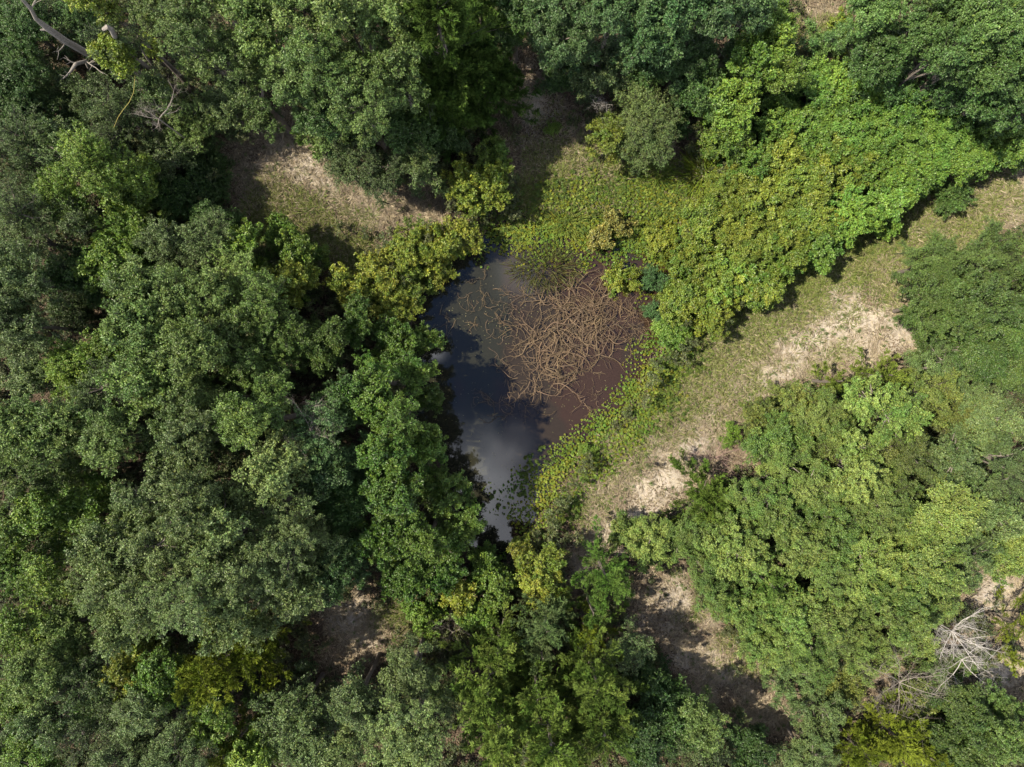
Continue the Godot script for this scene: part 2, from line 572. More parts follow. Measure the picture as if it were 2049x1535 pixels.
func feathery(p: Dictionary) -> ArrayMesh:
	# one cedar plume along y: a curved axis with side sprays of scale leaves
	var f := Sheaf.new()
	var t := Sheaf.new()
	var axis := PackedVector3Array()
	var rad := PackedFloat32Array()
	for i in 6:
		var u := i / 5.0
		axis.append(Vector3(0, u * p.r, sin(u * 1.6) * p.r * -0.12))
		rad.append(lerpf(0.012, 0.003, u))
	t.tube(axis, rad, 3)
	for s in p.sprays:
		var u := pow(rng.randf(), 0.8)
		var k := minf(u * 5.0, 4.99)
		var at := axis[int(k)].lerp(axis[int(k) + 1], k - int(k))
		var ang := rng.randf() * TAU
		var side := Vector3(cos(ang), 0, sin(ang) * 0.6)
		var long: float = p.r * lerpf(0.48, 0.12, u) * rng.randf_range(0.6, 1.2)
		var ax := (side + Vector3.UP * rng.randf_range(0.6, 1.1)).normalized()
		var g0 := rng.randf_range(0.45, 1.0)
		for l in p.leaves:
			var w := rng.randf()
			var q := at + ax * long * w
			var dir := (ax + ball() * 0.6).normalized()
			var g := g0 * rng.randf_range(0.75, 1.0)
			var tone := Color(g, g, g) if rng.randf() > p.yellow else Color(g, g * 0.8, g * 0.45)
			f.leaf(q, dir, (Vector3.BACK * -1.0 + ball() * 0.9).normalized(), p.len * rng.randf_range(0.6, 1.2), p.wid, tone, 0.25)
	var m := f.into(ArrayMesh.new(), mats[p.mat])
	return t.into(m, mats.bark)


func make_boughs() -> void:
	var oak := {"r": 0.37, "sprays": 20, "leaves": 18, "wide": 0.85, "len": 0.0504, "wid": 0.0270, "rise": 1.0, "droop": 0.0, "tumble": 0.7, "yellow": 0.03, "twigs": 0.7, "mat": "leaf"}
	var kinds := {
		"oak": oak,
		"shrub": oak.merged({"r": 0.31, "sprays": 16, "leaves": 18, "len": 0.0594, "wid": 0.0324, "yellow": 0.15, "tumble": 0.6}, true),
		"hedge": oak.merged({"r": 0.28, "sprays": 15, "leaves": 19, "len": 0.0540, "wid": 0.0324, "yellow": 0.12, "tumble": 0.6, "twigs": 0.4}, true),
		"fine": oak.merged({"r": 0.37, "sprays": 25, "leaves": 19, "wide": 0.75, "len": 0.0387, "wid": 0.0216, "rise": 1.2, "tumble": 0.8, "yellow": 0.12, "twigs": 0.9}, true),
		"brush": oak.merged({"r": 0.42, "sprays": 24, "leaves": 14, "wide": 0.8, "len": 0.0414, "wid": 0.0234, "rise": 1.2, "tumble": 1.0, "yellow": 0.06, "twigs": 1.0}, true),
		"vine": oak.merged({"r": 0.33, "sprays": 17, "leaves": 19, "wide": 0.9, "len": 0.0495, "wid": 0.0342, "rise": 0.6, "droop": 0.3, "tumble": 0.7, "yellow": 0.12, "twigs": 0.4}, true),
	}
	for k in kinds:
		boughs[k] = []
		for i in 4:
			boughs[k].append(leafy(kinds[k], 0.82 + 0.13 * i))
	boughs.cedar = []
	for i in 4:
		boughs.cedar.append(feathery({"r": 0.75, "sprays": 28, "leaves": 15, "len": 0.085, "wid": 0.022, "yellow": 0.04, "mat": "needle"}))


# how each kind grows: bough mesh, two leaf colours, fullness, lobes, roundness, lobe size
var kinds := {
	"OK": {"mesh": "oak", "called": "oak_tree", "category": "tree", "group": "green oaks round the pond", "a": Color(0.0707, 0.1222, 0.0286), "b": Color(0.13, 0.182, 0.0437), "full": 1.0, "lobes": 2.6, "round": 0.45, "lobe": 1.0, "tall": 0.8, "size": 1.0, "bare": 0.1, "vary": 0.22, "wood": "bark", "skirt": 0.4},
	"OG": {"mesh": "oak", "called": "oak_tree", "category": "tree", "group": "grey-green oaks below the pond", "a": Color(0.0775, 0.117, 0.0353), "b": Color(0.1345, 0.1768, 0.0521), "full": 0.9, "lobes": 2.6, "round": 0.45, "lobe": 1.0, "tall": 0.8, "size": 1.0, "bare": 0.24, "vary": 0.22, "wood": "bark", "skirt": 0.4},
	"OL": {"mesh": "oak", "called": "oak_tree", "category": "tree", "group": "green oaks round the pond", "a": Color(0.0661, 0.1196, 0.0218), "b": Color(0.1197, 0.1755, 0.0336), "full": 1.0, "lobes": 2.6, "round": 0.45, "lobe": 1.0, "tall": 1.1, "size": 1.0, "bare": 0.1, "vary": 0.22, "wood": "bark", "skirt": 0.0},
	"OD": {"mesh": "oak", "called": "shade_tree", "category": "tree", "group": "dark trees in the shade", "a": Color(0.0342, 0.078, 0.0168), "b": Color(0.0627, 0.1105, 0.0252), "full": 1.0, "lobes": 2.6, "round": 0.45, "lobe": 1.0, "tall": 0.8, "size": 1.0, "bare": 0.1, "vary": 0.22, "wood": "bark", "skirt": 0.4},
	"OT": {"mesh": "oak", "called": "broadleaf_tree", "category": "tree", "group": "blue-green broadleaf trees", "a": Color(0.041, 0.091, 0.0269), "b": Color(0.0798, 0.1365, 0.042), "full": 1.0, "lobes": 2.6, "round": 0.45, "lobe": 1.0, "tall": 0.8, "size": 1.0, "bare": 0.1, "vary": 0.22, "wood": "bark", "skirt": 0.4},
	"OB": {"mesh": "oak", "called": "broadleaf_tree", "category": "tree", "group": "green trees of the top corner", "a": Color(0.0513, 0.1105, 0.0269), "b": Color(0.0969, 0.1625, 0.0378), "full": 1.0, "lobes": 2.6, "round": 0.45, "lobe": 1.0, "tall": 0.8, "size": 1.0, "bare": 0.1, "vary": 0.22, "wood": "bark", "skirt": 0.6},
	"PD": {"mesh": "shrub", "called": "broadleaf_tree", "category": "tree", "group": "dark trees along the deep water", "a": Color(0.0365, 0.0884, 0.0118), "b": Color(0.0855, 0.1365, 0.0185), "full": 1.0, "lobes": 2.6, "round": 0.45, "lobe": 1.0, "tall": 0.8, "size": 1.0, "bare": 0.1, "vary": 0.22, "wood": "bark", "skirt": 0.0},
	"VB": {"mesh": "brush", "called": "brush_thicket", "category": "bush", "group": "brushy thicket on the left", "a": Color(0.057, 0.0988, 0.0286), "b": Color(0.0912, 0.13, 0.042), "full": 0.62, "lobes": 2.6, "round": 0.35, "lobe": 1.0, "tall": 0.8, "size": 1.0, "bare": 0.6, "vary": 0.22, "wood": "bark", "skirt": 0.0},
	"VY": {"mesh": "vine", "called": "vine_column", "category": "vine", "group": "vine columns by the snag", "a": Color(0.1012, 0.17, 0.018), "b": Color(0.1748, 0.22, 0.025), "full": 1.3, "lobes": 2.6, "round": 0.45, "lobe": 1.0, "tall": 1.6, "size": 1.0, "bare": 0.1, "vary": 0.22, "wood": "bark", "skirt": 0.4},
	"GL": {"mesh": "vine", "called": "vine_bush", "category": "bush", "group": "vine-hung bushes on the left", "a": Color(0.0707, 0.1365, 0.0185), "b": Color(0.1311, 0.195, 0.0269), "full": 1.0, "lobes": 2.6, "round": 0.45, "lobe": 1.0, "tall": 0.8, "size": 1.0, "bare": 0.1, "vary": 0.22, "wood": "bark", "skirt": 0.6},
	"GB": {"mesh": "shrub", "called": "green_bush", "category": "bush", "group": "green bushes", "a": Color(0.0798, 0.1534, 0.0218), "b": Color(0.1311, 0.195, 0.0294), "full": 1.0, "lobes": 2.6, "round": 0.45, "lobe": 1.0, "tall": 0.8, "size": 1.0, "bare": 0.1, "vary": 0.22, "wood": "bark", "skirt": 0.6},
	"YG": {"mesh": "shrub", "called": "yellow_green_bush", "category": "bush", "group": "yellow-green bushes by the pond", "a": Color(0.0966, 0.158, 0.021), "b": Color(0.1978, 0.214, 0.028), "full": 0.8, "lobes": 5, "round": 0.45, "lobe": 1.0, "tall": 0.8, "size": 1.0, "bare": 0.2, "vary": 0.22, "wood": "bark", "skirt": 0.6},
	"YO": {"mesh": "brush", "called": "olive_bush", "category": "bush", "group": "olive bushes", "a": Color(0.075, 0.122, 0.035), "b": Color(0.128, 0.165, 0.05), "full": 1.2, "lobes": 2.6, "round": 0.45, "lobe": 1.0, "tall": 0.8, "size": 1.0, "bare": 0.1, "vary": 0.22, "wood": "bark", "skirt": 0.6},
	"YW": {"mesh": "shrub", "called": "yellow_bush", "category": "bush", "group": "yellow bushes in the water", "a": Color(0.1564, 0.15, 0.04), "b": Color(0.2024, 0.19, 0.05), "full": 0.6, "lobes": 2.6, "round": 0.45, "lobe": 1.0, "tall": 0.8, "size": 1.0, "bare": 0.2, "vary": 0.22, "wood": "bark", "skirt": 0.0},
	"YL": {"mesh": "vine", "called": "leafy_plant", "category": "plant", "group": "small leafy plants", "a": Color(0.1, 0.19, 0.02), "b": Color(0.14, 0.22, 0.03), "full": 1.0, "lobes": 2.6, "round": 0.45, "lobe": 1.0, "tall": 0.8, "size": 0.5, "bare": 0.1, "vary": 0.22, "wood": "bark", "skirt": 0.0},
	"BG": {"mesh": "brush", "called": "water_plant", "category": "plant", "group": "blue-green water plants", "a": Color(0.057, 0.1365, 0.042), "b": Color(0.0912, 0.1755, 0.0588), "full": 1.0, "lobes": 2.6, "round": 0.45, "lobe": 1.0, "tall": 0.8, "size": 0.7, "bare": 0.1, "vary": 0.22, "wood": "bark", "skirt": 0.0},
	"HG": {"mesh": "hedge", "called": "hedge_bush", "category": "bush", "group": "bushes of the yellow-green hedge", "a": Color(0.073, 0.156, 0.0252), "b": Color(0.1391, 0.221, 0.0336), "full": 1.0, "lobes": 7, "round": 0.2, "lobe": 1.0, "tall": 0.8, "size": 1.0, "bare": 0.1, "vary": 0.22, "wood": "bark", "skirt": 0.6},
	"HY": {"mesh": "hedge", "called": "hedge_bush", "category": "bush", "group": "bushes of the yellow-green hedge", "a": Color(0.0846, 0.152, 0.021), "b": Color(0.1886, 0.216, 0.028), "full": 1.0, "lobes": 7, "round": 0.2, "lobe": 1.0, "tall": 0.8, "size": 1.0, "bare": 0.1, "vary": 0.22, "wood": "bark", "skirt": 0.6},
	"FG": {"mesh": "brush", "called": "grey_green_bush", "category": "bush", "group": "grey-green bushes", "a": Color(0.0752, 0.117, 0.0386), "b": Color(0.114, 0.1586, 0.0554), "full": 1.0, "lobes": 2.6, "round": 0.45, "lobe": 1.0, "tall": 0.8, "size": 1.0, "bare": 0.25, "vary": 0.22, "wood": "bark", "skirt": 0.0},
	"FN": {"mesh": "fine", "called": "thicket_tree", "category": "tree", "group": "trees of the light green thicket", "a": Color(0.0866, 0.1586, 0.0319), "b": Color(0.1824, 0.234, 0.0554), "full": 1.0, "lobes": 2.6, "round": 0.3, "lobe": 1.0, "tall": 0.8, "size": 1.0, "bare": 0.28, "vary": 0.22, "wood": "grey_wood", "skirt": 0.6},
	"FY": {"mesh": "fine", "called": "yellowish_bush", "category": "bush", "group": "yellowish bushes of the thicket", "a": Color(0.085, 0.13, 0.026), "b": Color(0.145, 0.165, 0.036), "full": 1.0, "lobes": 2.6, "round": 0.45, "lobe": 1.0, "tall": 0.8, "size": 1.0, "bare": 0.16, "vary": 0.22, "wood": "bark", "skirt": 0.6},
	"FG2": {"mesh": "fine", "called": "twiggy_tree", "category": "tree", "group": "twiggy grey-green trees", "a": Color(0.0844, 0.1404, 0.042), "b": Color(0.1311, 0.182, 0.0588), "full": 0.75, "lobes": 2.6, "round": 0.45, "lobe": 1.0, "tall": 0.8, "size": 1.0, "bare": 0.4, "vary": 0.22, "wood": "grey_wood", "skirt": 0.6},
	"FD": {"mesh": "fine", "called": "dense_tree", "category": "tree", "group": "dense dark green trees", "a": Color(0.057, 0.1092, 0.0235), "b": Color(0.1003, 0.1495, 0.0353), "full": 1.2, "lobes": 3.4, "round": 0.45, "lobe": 1.1, "tall": 0.8, "size": 1.0, "bare": 0.08, "vary": 0.22, "wood": "bark", "skirt": 0.6},
	"CD": {"mesh": "cedar", "called": "cedar_tree", "category": "tree", "group": "dark cedars", "a": Color(0.0369, 0.0779, 0.012), "b": Color(0.0697, 0.1187, 0.02), "full": 1.7, "lobes": 2.6, "round": 0.45, "lobe": 1.0, "tall": 0.8, "size": 1.0, "bare": 0.1, "vary": 0.22, "wood": "bark", "skirt": 0.0},
	"CO": {"mesh": "cedar", "called": "cedar_tree", "category": "tree", "group": "olive cedars", "a": Color(0.0574, 0.1026, 0.016), "b": Color(0.1107, 0.152, 0.03), "full": 1.0, "lobes": 2.6, "round": 0.45, "lobe": 1.0, "tall": 0.8, "size": 1.0, "bare": 0.1, "vary": 0.22, "wood": "bark", "skirt": 0.0},
	"CY": {"mesh": "cedar", "called": "cedar_tree", "category": "tree", "group": "yellow-green cedars", "a": Color(0.0861, 0.1235, 0.01), "b": Color(0.1353, 0.1662, 0.018), "full": 1.0, "lobes": 2.6, "round": 0.45, "lobe": 1.0, "tall": 0.8, "size": 1.0, "bare": 0.1, "vary": 0.22, "wood": "bark", "skirt": 0.0},
	"CG": {"mesh": "cedar", "called": "cedar_tree", "category": "tree", "group": "green cedars", "a": Color(0.0533, 0.114, 0.018), "b": Color(0.0943, 0.152, 0.03), "full": 1.0, "lobes": 2.6, "round": 0.45, "lobe": 1.0, "tall": 0.8, "size": 1.0, "bare": 0.1, "vary": 0.22, "wood": "bark", "skirt": 0.0},
	"CG2": {"mesh": "cedar", "called": "cedar_tree", "category": "tree", "group": "green cedars", "a": Color(0.0902, 0.1425, 0.018), "b": Color(0.1394, 0.1805, 0.03), "full": 1.0, "lobes": 2.6, "round": 0.45, "lobe": 1.0, "tall": 0.8, "size": 1.0, "bare": 0.1, "vary": 0.22, "wood": "bark", "skirt": 0.6},
	"CB": {"mesh": "cedar", "called": "cedar_tree", "category": "tree", "group": "bluish cedars", "a": Color(0.065, 0.11, 0.035), "b": Color(0.105, 0.14, 0.055), "full": 1.0, "lobes": 2.6, "round": 0.45, "lobe": 1.0, "tall": 0.8, "size": 1.0, "bare": 0.1, "vary": 0.22, "wood": "bark", "skirt": 0.0},
	"CB2": {"mesh": "cedar", "called": "cedar_tree", "category": "tree", "group": "green cedars", "a": Color(0.062, 0.125, 0.016), "b": Color(0.11, 0.165, 0.028), "full": 1.3, "lobes": 2.6, "round": 0.45, "lobe": 1.0, "tall": 0.8, "size": 1.0, "bare": 0.1, "vary": 0.22, "wood": "bark", "skirt": 0.0},
}


func tree(kind: String, x: float, z: float, h: float, r: float, label: String) -> void:
	var k: Dictionary = kinds[kind]
	var root := Node3D.new()
	root.name = k.called
	root.position = Vector3(x, maxf(ground_at(x, z), WATER - 0.3), z)
	root.rotation.y = rng.randf() * TAU
	add_child(root, true)
	tag(root, label, k.category, k.group)
	var wood := Sheaf.new()
	var branches := Sheaf.new()
	var where: Array[Transform3D] = []
	var tint := PackedColorArray()
	var lean := Vector3(rng.randf_range(-1, 1), 0, rng.randf_range(-1, 1)) * r * 0.12
	var top: float = h * (0.92 if k.mesh == "cedar" else 0.62)
	var thick := 0.018 * h + 0.02 * r
	var pts := PackedVector3Array()
	var rad := PackedFloat32Array()
	for i in 6:
		var u := i / 5.0
		pts.append(Vector3(sin(u * 2.6) * lean.x, -0.25 + (top + 0.25) * u, sin(u * 2.1) * lean.z))
		rad.append(thick * lerpf(1.0, 0.3, u) * (1.35 if i == 0 else 1.0))
	wood.tube(pts, rad, 7)
	var tone: float = rng.randf_range(-k.vary, k.vary)
	var shade := rng.randf_range(1.0 - k.vary * 0.9, 1.0 + k.vary * 0.9)
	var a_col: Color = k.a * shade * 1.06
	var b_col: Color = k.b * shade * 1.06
	if k.mesh == "cedar":
		var n := int(k.full * (r * r * 38.0 + r * h * 7.0))
		for i in n:
			var u := pow(rng.randf(), 0.85)
			var ang := rng.randf() * TAU
			var lump := 1.0 + 0.28 * sin(ang * 3.0 + h * 7.0) + 0.16 * sin(ang * 7.0 + u * 9.0 + x)
			var reach: float = r * pow(1.0 - u, 0.62) * lump
			var out := Vector3(cos(ang), 0, sin(ang))
			var w := pow(rng.randf(), 0.5)
			var y := h * (0.14 + 0.84 * u) + reach * 0.22 * w
			var at := Vector3(0, y, 0) + out * maxf(reach * w - 0.22, 0.02) + pts[mini(int(u * 5), 5)] * Vector3(1, 0, 1)
			var dir := (out * 1.0 + Vector3.UP * (0.25 + 0.75 * u) + ball() * 0.28).normalized()
			where.append(Transform3D(facing(dir, rng.randf() * TAU).scaled_local(Vector3.ONE * rng.randf_range(0.62, 1.05) * clampf(r * 0.85, 0.6, 1.1)), at))
			tint.append(a_col.lerp(b_col, clampf(rng.randf() + tone, 0, 1)) * rng.randf_range(0.8, 1.2))
			if i % 5 == 0:
				branches.stick(Vector3(0, y - reach * 0.2, 0) + pts[mini(int(u * 5), 5)] * Vector3(1, 0, 1), at, 0.02, 0.008)
	else:
		var n := clampi(int(r * r * k.lobes), 3, 26)
		var skirt := int(k.skirt * n)
		for i in n + skirt:
			var low := i >= n
			var ang := i * 2.39996 + rng.randf_range(-0.5, 0.5)
			var lr := maxf(r * rng.randf_range(0.6, 1.15) * k.lobe / sqrt(n), 0.2)
			var off := maxf(r - lr * 0.9 - 0.12, 0.1) * (sqrt((i + rng.randf() * 0.8) / n) if not low else rng.randf_range(0.75, 1.0))
			var peak: float = h * (1.0 - k.round * pow(off / r, 2.0) + rng.randf_range(-0.2, 0.06))
			if low:
				peak = h * rng.randf_range(0.3, 0.55)
				lr *= 0.85
			var mid := Vector3(cos(ang) * off, peak - lr * 0.75, sin(ang) * off)
			var join := pts[2 + i % 3]
			var knee := join.lerp(mid, 0.55) + Vector3.UP * lr * 0.15 + ball() * r * 0.07
			branches.tube(PackedVector3Array([join, knee, mid + Vector3.UP * lr * 0.25]), PackedFloat32Array([thick * 0.42, thick * 0.26, thick * 0.1]), 5)
			var lobe_tone := rng.randf_range(-0.25, 0.25) + tone
			var bright := rng.randf_range(0.88, 1.12)
			for b in maxi(3, int(k.full * (lr + 0.14) * (lr + 0.14) * 54.0)):
				var d := ball()
				if d.y < -0.2:
					d.y = -d.y
				var at := mid + d * lr * Vector3(1, k.tall, 1) * rng.randf_range(0.45, 1.0)
				var dir := (d * 0.75 + Vector3(cos(ang), 0, sin(ang)) * 0.6 * off / r + Vector3.UP * 0.45 + ball() * 0.25).normalized()
				where.append(Transform3D(facing(dir, rng.randf() * TAU).scaled_local(Vector3.ONE * rng.randf_range(0.7, 1.15) * k.size), at))
				tint.append(a_col.lerp(b_col, clampf(rng.randf() * 0.7 + 0.15 + lobe_tone, 0, 1)) * rng.randf_range(0.85, 1.15) * bright)
				if rng.randf() < k.bare:
					var from := mid.lerp(at, 0.1)
					branches.tube(PackedVector3Array([from, from.lerp(at, 0.5) + ball() * lr * 0.12, at + (at - mid) * 0.12]), PackedFloat32Array([0.02, 0.014, 0.006]), 4)
		# lower leaves that fill the underside
		for b in int(r * r * 7.0):
			var ang := rng.randf() * TAU
			var off := r * 0.7 * sqrt(rng.randf())
			where.append(Transform3D(facing((Vector3.UP + ball() * 0.5).normalized(), rng.randf() * TAU), Vector3(cos(ang) * off, h * rng.randf_range(0.08, 0.6), sin(ang) * off)))
			tint.append(a_col * rng.randf_range(0.8, 1.1))
	put("trunk", wood.into(ArrayMesh.new(), mats[k.wood]), null, root)
	tag(put("branches", branches.into(ArrayMesh.new(), mats[k.wood]), null, root), "", "", "", "stuff")
	var list: Array = boughs[k.mesh]
	tag(scatter("crown", list[rng.randi() % list.size()], where, tint, root), "", "", "", "stuff")


func plant_everything() -> void:
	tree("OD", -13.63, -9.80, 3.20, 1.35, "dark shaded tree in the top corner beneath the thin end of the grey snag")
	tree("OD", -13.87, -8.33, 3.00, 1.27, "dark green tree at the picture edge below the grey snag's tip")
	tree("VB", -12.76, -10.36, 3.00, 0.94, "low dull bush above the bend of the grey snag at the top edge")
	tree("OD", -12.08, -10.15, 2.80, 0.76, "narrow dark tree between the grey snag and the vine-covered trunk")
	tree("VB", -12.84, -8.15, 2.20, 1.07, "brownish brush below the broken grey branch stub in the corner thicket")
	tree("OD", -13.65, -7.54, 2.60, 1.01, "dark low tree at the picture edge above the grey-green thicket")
	tree("VY", -9.78, -9.00, 5.60, 0.44, "tall yellow-green vine column hanging beside the grey snag")
	tree("VY", -9.97, -8.24, 4.60, 0.43, "trailing lower tongue of yellow-green vines under the curled grey stub")
	tree("VB", -9.86, -8.63, 5.00, 0.73, "grey-brown twiggy brush on the shaded side of the vine column")
	tree("VB", -11.89, -7.87, 2.40, 0.87, "shaded twiggy bush where the yellow vine stem dangles")
	tree("OK", -8.71, -9.25, 5.60, 0.96, "mid green oak at the top edge beside the vine column")
	tree("OK", -7.58, -8.36, 6.00, 0.95, "round light-tufted oak above the bare pale branch fork")
	tree("OK", -7.19, -9.44, 5.60, 0.93, "oak at the top edge between two taller tufted oaks")
	tree("OK", -5.97, -8.60, 6.20, 1.00, "tall oak with bare twigs showing in the middle of the top oak group")
	tree("OK", -6.85, -7.79, 5.00, 1.05, "sunlit oak above the grey-green bush at the straw clearing")
	tree("OK", -4.70, -8.90, 6.40, 0.99, "oak at the top edge with dark gaps on both sides")
	tree("OK", -4.95, -7.37, 6.40, 1.17, "broad oak hanging over the top of the straw clearing")
	tree("OK", -3.69, -8.22, 6.60, 1.05, "large pale-tufted oak beside the dark cedar")
	tree("OK", -2.72, -8.58, 6.60, 0.93, "sunlit oak touching the dark cedar at the top edge")
	tree("OK", -2.74, -7.55, 6.40, 1.02, "oak with a tufted branch reaching over the dark cedar")
	tree("OK", -3.63, -6.80, 5.80, 1.11, "lower oak between the straw clearing and the dark cedar")
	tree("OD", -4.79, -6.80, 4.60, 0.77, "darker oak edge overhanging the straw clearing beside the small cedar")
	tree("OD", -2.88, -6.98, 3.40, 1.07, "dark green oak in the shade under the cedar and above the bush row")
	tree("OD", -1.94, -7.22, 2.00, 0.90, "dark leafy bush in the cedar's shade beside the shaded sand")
	tree("CD", -1.71, -8.34, 6.40, 1.30, "tall dark cedar with feathery sprays at the top of the picture")
	tree("CD", -1.08, -8.22, 3.60, 1.39, "dark cedar with fan sprays reaching towards the shaded sandy clearing")
	tree("CD", -0.85, -9.63, 4.40, 0.99, "dark cedar in deep shade against the top edge")
	tree("CD", -1.89, -7.75, 3.80, 1.02, "shaded cedar below the tallest dark cedar and beside the oaks")
	tree("OD", 0.07, -9.98, 4.00, 1.01, "shaded dark tree at the top edge next to the cedars")
	tree("OT", 1.53, -9.23, 4.40, 1.15, "blue-green tree overhanging the reddish end of the shaded sand")
	tree("OT", 0.94, -9.97, 4.20, 0.81, "blue-green tree at the top edge over the clearing's mouth")
	tree("OT", 2.41, -9.32, 5.60, 0.95, "dark blue-green tree on the top edge with a bright twig tuft")
	tree("OT", 3.38, -8.88, 5.40, 1.11, "rounded blue-green tree behind the grey-green bush")
	tree("OT", 3.99, -9.44, 5.60, 0.95, "tree at the top edge with a pale yellowish spray of leaves")
	tree("OT", 5.16, -9.61, 4.80, 1.04, "dark bushy tree at the top edge left of the grassy strip")
	tree("OT", 6.23, -9.76, 4.40, 0.99, "dark tree at the top edge leaning to the grassy strip")
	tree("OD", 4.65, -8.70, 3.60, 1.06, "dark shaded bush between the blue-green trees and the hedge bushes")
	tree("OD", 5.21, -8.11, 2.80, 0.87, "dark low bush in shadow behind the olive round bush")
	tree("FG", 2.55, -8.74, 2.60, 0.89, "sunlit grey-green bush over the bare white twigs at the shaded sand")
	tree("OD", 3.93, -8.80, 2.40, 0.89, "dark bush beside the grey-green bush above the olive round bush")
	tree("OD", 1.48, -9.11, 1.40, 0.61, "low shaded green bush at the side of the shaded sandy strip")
	tree("YO", 3.78, -7.30, 2.40, 1.29, "olive round bush standing alone beside the shaded sandy clearing")
	tree("YG", 2.80, -7.05, 2.00, 0.80, "bright yellow-green bush joined to the olive round bush")
	tree("YG", 5.07, -8.20, 2.00, 0.42, "small yellowish sprig bush behind the olive round bush")
	tree("GB", 7.32, -9.94, 3.20, 0.69, "light green bush at the edge of the grassy strip near the top")
	tree("GB", 7.12, -9.38, 3.00, 0.75, "green bush with bare grey twigs beside the grassy strip")
	tree("GB", 6.58, -8.76, 3.20, 0.99, "round light green bush above the hedge, third from the grassy strip")
	tree("GB", 7.52, -8.46, 2.80, 0.70, "green bush where the grassy strip meets the hedge")
	tree("GB", 5.98, -7.62, 2.80, 0.97, "green bush with grey twigs along its shaded side")
	tree("GB", 6.06, -7.02, 2.40, 0.71, "small green bush at the foot of the twiggy green bush")
	tree("YG", 9.49, -10.22, 1.60, 0.46, "small bright yellow-green bush in the grassy strip")
	tree("YG", 9.82, -10.07, 1.40, 0.39, "little leafy yellow bush touching the dull green trees by the grassy strip")
	tree("OB", 9.35, -9.71, 4.00, 1.01, "dull green tree at the top edge beside the grassy strip")
	tree("OB", 9.83, -8.83, 3.60, 0.99, "dense green tree between the grassy strip and the tall corner trees")
	tree("OB", 10.64, -9.20, 5.40, 1.20, "tall green tree with a dark hollow beside it at the top edge")
	tree("OB", 11.72, -9.12, 5.80, 1.18, "tall tree with yellow-tinged tufts at the top edge near the corner")
	tree("OB", 11.59, -8.24, 5.40, 1.20, "broad green tree whose drooping tufts overhang the hedge")
	tree("OB", 12.90, -8.44, 5.20, 0.96, "tree at the picture edge with tufts hanging into black shade")
	tree("OB", 10.91, -8.31, 4.60, 0.99, "green tree between the tall corner trees and the hedge")
	tree("OD", 12.67, -7.75, 3.80, 1.19, "dark tree in shade under the tall corner trees")
	tree("OD", 13.89, -7.66, 3.40, 0.80, "dark tree at the picture edge between corner trees and hedge end")
	tree("HG", 8.96, -8.55, 1.80, 1.13, "green hedge bush nearest the grassy strip")
	tree("HG", 9.98, -8.56, 2.00, 1.12, "green hedge bush under the dense green tree")
	tree("HG", 11.06, -8.20, 2.00, 1.09, "hedge bush under the tall corner trees' tufts")
	tree("HG", 7.79, -7.53, 1.80, 1.09, "hedge bush beside the twiggy green bush")
	tree("HG", 8.96, -7.39, 1.80, 1.20, "hedge bush with a reddish-brown patch near the middle of the hedge top")
	tree("HG", 10.20, -7.46, 1.80, 1.17, "hedge bush in the middle of the upper hedge")
	tree("HG", 11.43, -7.31, 1.80, 1.13, "hedge bush with dark gap above the grassy bank's far end")
	tree("HG", 12.52, -7.46, 1.80, 1.06, "hedge bush below the dark shaded corner tree")
	tree("HG", 13.66, -6.97, 1.70, 1.06, "hedge bush at the hedge's far end above the straw grass")
	tree("HG", 14.69, -7.05, 1.70, 0.91, "last hedge bush at the picture edge")
	tree("HG", 6.95, -6.68, 1.70, 1.06, "blue-tinged hedge bush beside the bright grass tussock")
	tree("HY", 8.04, -6.39, 1.70, 1.17, "hedge bush with bright lime leaves above the hedge's dark pits")
	tree("HY", 9.21, -6.24, 1.70, 1.21, "hedge bush at the centre of the hedge with a yellow patch")
	tree("HG", 10.45, -6.32, 1.70, 1.17, "dull olive hedge bush near the bank side of the hedge")
	tree("HG", 11.47, -6.17, 1.70, 1.06, "hedge bush leaning over the bank's shadow")
	tree("HG", 12.58, -6.51, 1.50, 0.96, "hedge bush overhanging the far end of the grass bank")
	tree("HY", 6.53, -5.75, 1.60, 1.03, "lime hedge bush below the bright grass tussock")
	tree("HY", 7.60, -5.29, 1.70, 1.17, "lime hedge bush with dark twigs in the hedge's wide middle")
	tree("HY", 8.77, -5.00, 1.70, 1.17, "hedge bush in the lower middle beside the shaded bank edge")
	tree("HG", 9.97, -5.09, 1.60, 1.10, "hedge bush hanging over the grass bank's shadow line")
	tree("HG", 11.04, -5.33, 1.50, 0.92, "outer hedge bush over the grass bank near a dark green weed")
	tree("HY", 5.82, -4.74, 1.50, 1.03, "lime hedge bush at the floating leaf bed")
	tree("HY", 6.82, -4.29, 1.60, 1.14, "golden-tipped hedge bush between leaf bed and grass bank")
	tree("HY", 8.02, -3.93, 1.50, 1.11, "lime hedge bush just above the dark bank edge")
	tree("HG", 9.13, -4.08, 1.50, 0.92, "darker outer hedge bush over the bank edge")
	tree("HY", 5.45, -3.57, 1.50, 0.96, "golden hedge bush beside the pond's shallow end")
	tree("HY", 6.41, -3.13, 1.50, 1.11, "golden hedge bush in the hedge's pond end")
	tree("HY", 7.46, -2.91, 1.40, 0.89, "lime hedge bush at the bend of the grass bank")
	tree("HY", 5.17, -2.47, 1.40, 0.92, "golden hedge bush nearest the blue-green pond plants")
	tree("HY", 6.06, -2.03, 1.40, 0.85, "golden hedge bush at the hedge's tip above the path")
	tree("HG", 4.89, -1.61, 0.90, 0.68, "small lime bush at the hedge tip on the pond bank")
	tree("HY", 4.59, -4.32, 0.90, 0.68, "small yellow bush standing in the shallow leaf bed")
	tree("BG", 4.32, -3.19, 0.90, 0.45, "blue-green leafy plant in the water beside the golden hedge")
